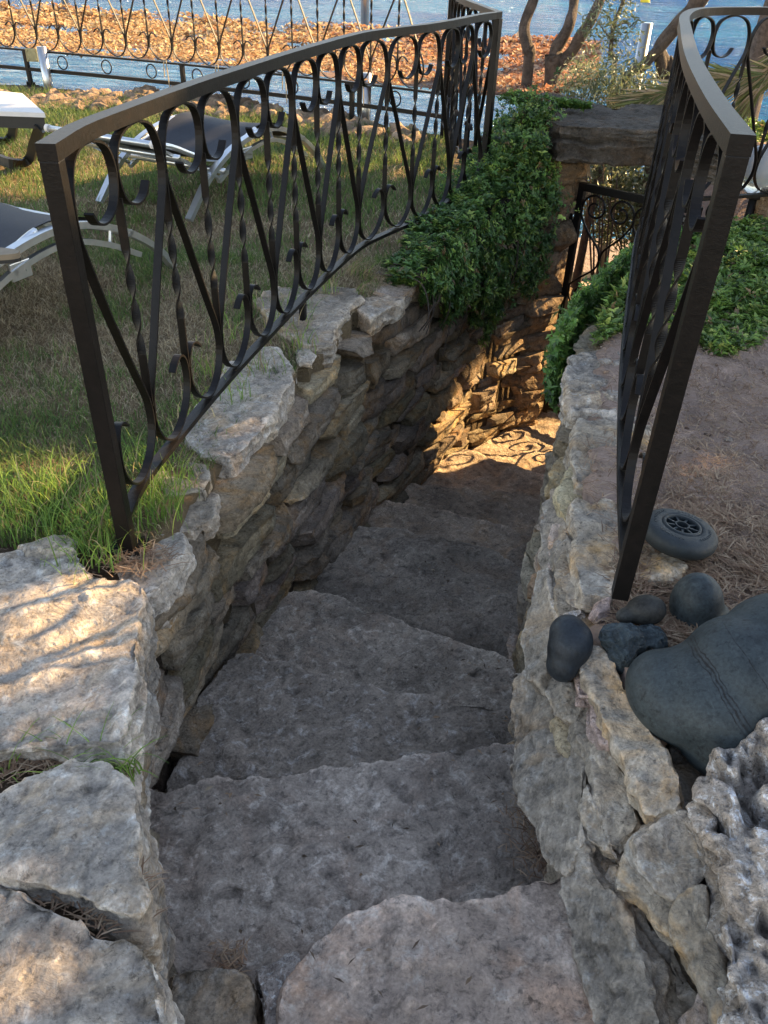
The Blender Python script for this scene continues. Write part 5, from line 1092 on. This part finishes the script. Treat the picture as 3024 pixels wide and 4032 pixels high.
# ------------------------------------------------------------------ loungers
def lounger(base, ang, label, sandal=False):
    w = empty('sun_lounger', base, ang); tag(w, label, 'sun lounger', 'aluminium loungers on the lawn'); Wd = .66
    up = catmull(np.array([(0, 0), (.22, .19), (.5, .31), (.85, .35), (1.15, .27), (1.38, .13), (1.5, .0)]), 8)
    lo = catmull(np.array([(.30, .15), (.56, .25), (.85, .285), (1.08, .22), (1.28, .12)]), 8)
    slg = catmull(np.array([(-.25, .44), (-.05, .39), (.15, .31), (.34, .265), (.55, .305), (.76, .365), (.98, .345), (1.22, .235)]), 8)
    def fl(part, prof, y, a, b, mat='alu'):
        d = np.gradient(prof, axis=0); d /= np.linalg.norm(d, axis=1)[:, None]; m1 = MB()
        m1.strip([(x, y, z) for x, z in prof], np.tile([0, 1., 0], (len(prof), 1)), np.stack([-d[:, 1], 0 * d[:, 0], d[:, 0]], -1), a, b); m1.build(part, M[mat], w, False)
    for y in (-Wd / 2, Wd / 2):
        fl('side_arch', up, y, .020, .014); fl('lower_arch', lo, y, .012, .012); m1 = MB(); m1.tube([(x, y * .93, z) for x, z in slg[:40]], .015, 10); m1.build('sling_tube', M['alu'], w, True)
        m1 = MB(); m1.box((.60, y, .25), (.10, .012, .07), None, .004); m1.tube([(.57, y - .012, .25), (.57, y + .012, .25)], .012, 8); m1.tube([(.63, y - .012, .25), (.63, y + .012, .25)], .012, 8); m1.build('hinge_plate', M['alu'], w)
        m1 = MB(); m1.tube([(.86, y, .345), (.88, y, .285)], .009, 6); m1.build('strut', M['alu'], w); m1 = MB(); m1.tube([(1.12, y, .28), (1.10, y, .21)], .009, 6); m1.build('strut', M['alu'], w); m1 = MB(); m1.tube([(-.2, y * .93, .42), (.30, y, .17)], .011, 6); m1.build('back_stay', M['alu'], w)
    for x, z in ((-.25, .44), (1.22, .235), (.34, .20), (-.05, .34)):
        m1 = MB(); m1.tube([(x, -Wd / 2 - .02, z), (x, Wd / 2 + .02, z)], .017, 10); m1.build('cross_tube', M['alu'], w, True)
    for y in (-Wd / 2 - .03, Wd / 2 + .03):
        m1 = MB(); m1.tube([(-.25, y - .01, .44), (-.25, y + .01, .44)], .021, 12); m1.build('end_cap', M['cream'], w, True)
    V = []; F = []; n = len(slg); ny = 9
    for x, z in slg:
        for k in range(ny):
            t = k / (ny - 1) * 2 - 1; V.append((x, t * (Wd / 2 - .025), z + .012 - .022 * (1 - t * t)))
    V += [(x, y, z - .004) for x, y, z in V]; m_ = n * ny
    for i in range(n - 1):
        for k in range(ny - 1):
            a = i * ny + k; F.append([a, a + 1, a + ny + 1, a + ny]); F.append([m_ + a, m_ + a + ny, m_ + a + ny + 1, m_ + a + 1])
    raw('sling', V, F, M['navy'], w, True); return w
fA = at(430, 465, 0); fB = at(190, 440, 0); base = (fA + fB) / 2
lounger((base[0], base[1], -.01), math.atan2(1.5, .72), 'whole aluminium sun lounger with navy sling standing on the lawn behind the left railing')
e2 = at(372, 562, .02); a2 = math.atan2(.93, .42); d2 = np.array([math.cos(a2), math.sin(a2)]); p2_ = np.array([-d2[1], d2[0]])
b2_ = e2[:2] - d2 * 1.50 + p2_ * .33
lounger((b2_[0], b2_[1], -.01), a2, 'nearest aluminium lounger with navy sling cut by the left edge of the photo')
# tan sandal on the nearest lounger
q = at(5, 556, .42); sd = empty('sandal', (q[0] - .07, q[1], q[2] - .01)); tag(sd, 'tan rubber sandal lying on the nearest lounger at the left edge', 'sandal')
o1 = np.array([(.12 * math.cos(a) * (1 + .1 * math.cos(a)), .042 * math.sin(a) * (1 + .15 * math.cos(a))) for a in np.linspace(0, 2 * math.pi, 28, endpoint=False)])
for nm, z0, z1, mt in (('footbed', .012, .030, 'sandal'), ('sole', .0, .0115, 'sole')):
    V = [(x, y, z0) for x, y in o1] + [(x, y, z1) for x, y in o1]; F = [list(range(28))[::-1], [28 + i for i in range(28)]] + [[i, (i + 1) % 28, 28 + (i + 1) % 28, 28 + i] for i in range(28)]; raw(nm, V, F, M[mt], sd)
# white lounger at the left edge
q = at(97, 248, .42); q2 = at(50, 200, .42); wl_ = empty('white_lounger', (q[0], q[1], 0)); tag(wl_, 'white topped lounger with black angled legs at the left edge of the lawn', 'sun lounger')
A = at(97, 246, .42); Bq = at(48, 203, .42); dr_ = (Bq - A)[:2]; A2 = at(-200, 246, .42)[:2]
poly = [A[:2], Bq[:2], np.array([A2[0], Bq[1] + .1]), np.array([A2[0], A[1]])]
V = [(p[0], p[1], .40) for p in poly] + [(p[0], p[1], .425) for p in poly]
reparent(raw('top', V, [[3, 2, 1, 0], [4, 5, 6, 7], [0, 1, 5, 4], [1, 2, 6, 5], [2, 3, 7, 6], [3, 0, 4, 7]], M['cream']), wl_)
pin = [p + (np.mean(poly, 0) - p) * .03 for p in poly]
V = [(p[0], p[1], .335) for p in pin] + [(p[0], p[1], .3985) for p in pin]
reparent(raw('frame', V, [[3, 2, 1, 0], [4, 5, 6, 7], [0, 1, 5, 4], [1, 2, 6, 5], [2, 3, 7, 6], [3, 0, 4, 7]], M['black']), wl_)
for k_, (top_, dx_) in enumerate(((A, 0.0), (Bq, .0))):
    sh = np.array([0, 0, 0]) if k_ == 0 else (Bq - A)
    g1 = at(62, 345, .02) + sh; g2 = at(22, 352, .03) + sh; g3 = at(-50, 322, .06) + sh; tp = np.array([top_[0] - .05, top_[1] + .01, .34])
    pth = catmull(np.array([tp, (tp * .45 + g1 * .55), g1, g2, g3]), 6); d_ = np.gradient(pth, axis=0); d_ /= np.linalg.norm(d_, axis=1)[:, None]; nn_ = np.cross(d_, [0, 1., 0]); nn_ /= np.linalg.norm(nn_, axis=1)[:, None]
    mb = MB(); mb.strip(pth, np.tile([0, 1., 0], (len(pth), 1)), nn_, .022, .030); reparent(mb.build('leg', M['black']), wl_)

# ------------------------------------------------------------------ globe lamp on the bank, buoy
q = at(1645, 368, .28); gl = empty('globe_lamp', (q[0], q[1], .08)); tag(gl, 'frosted glass globe garden lamp on the bank behind the right railing', 'lamp')
bm = bmesh.new(); bmesh.ops.create_uvsphere(bm, u_segments=40, v_segments=24, radius=.14); me = bpy.data.meshes.new('globe'); bm.to_mesh(me); bm.free(); o = mesh_obj('globe', me, M['globe'], gl); o.location = (0, 0, .20)
mb = MB(); mb.tube([(0, 0, -1.72), (0, 0, .07)], .025, 16); mb.tube([(0, 0, .045), (0, 0, .07)], .05, 16); mb.build('pole', M['black'], gl, True)
q = at(1393, 5, SEA); mb = MB(); mb.tube([(q[0], q[1], SEA - .2), (q[0], q[1], SEA + .1), (q[0], q[1], SEA + .5), (q[0], q[1], SEA + .9)], [.35, .42, .3, .08], 14)
M['yellow'] = simple('yellow_plastic', (.8, .6, .02), .5, 0, .1, 2); tag(mb.build('buoy', M['yellow'], None, True), 'small yellow buoy floating on the sea at the top of the photo', 'buoy')
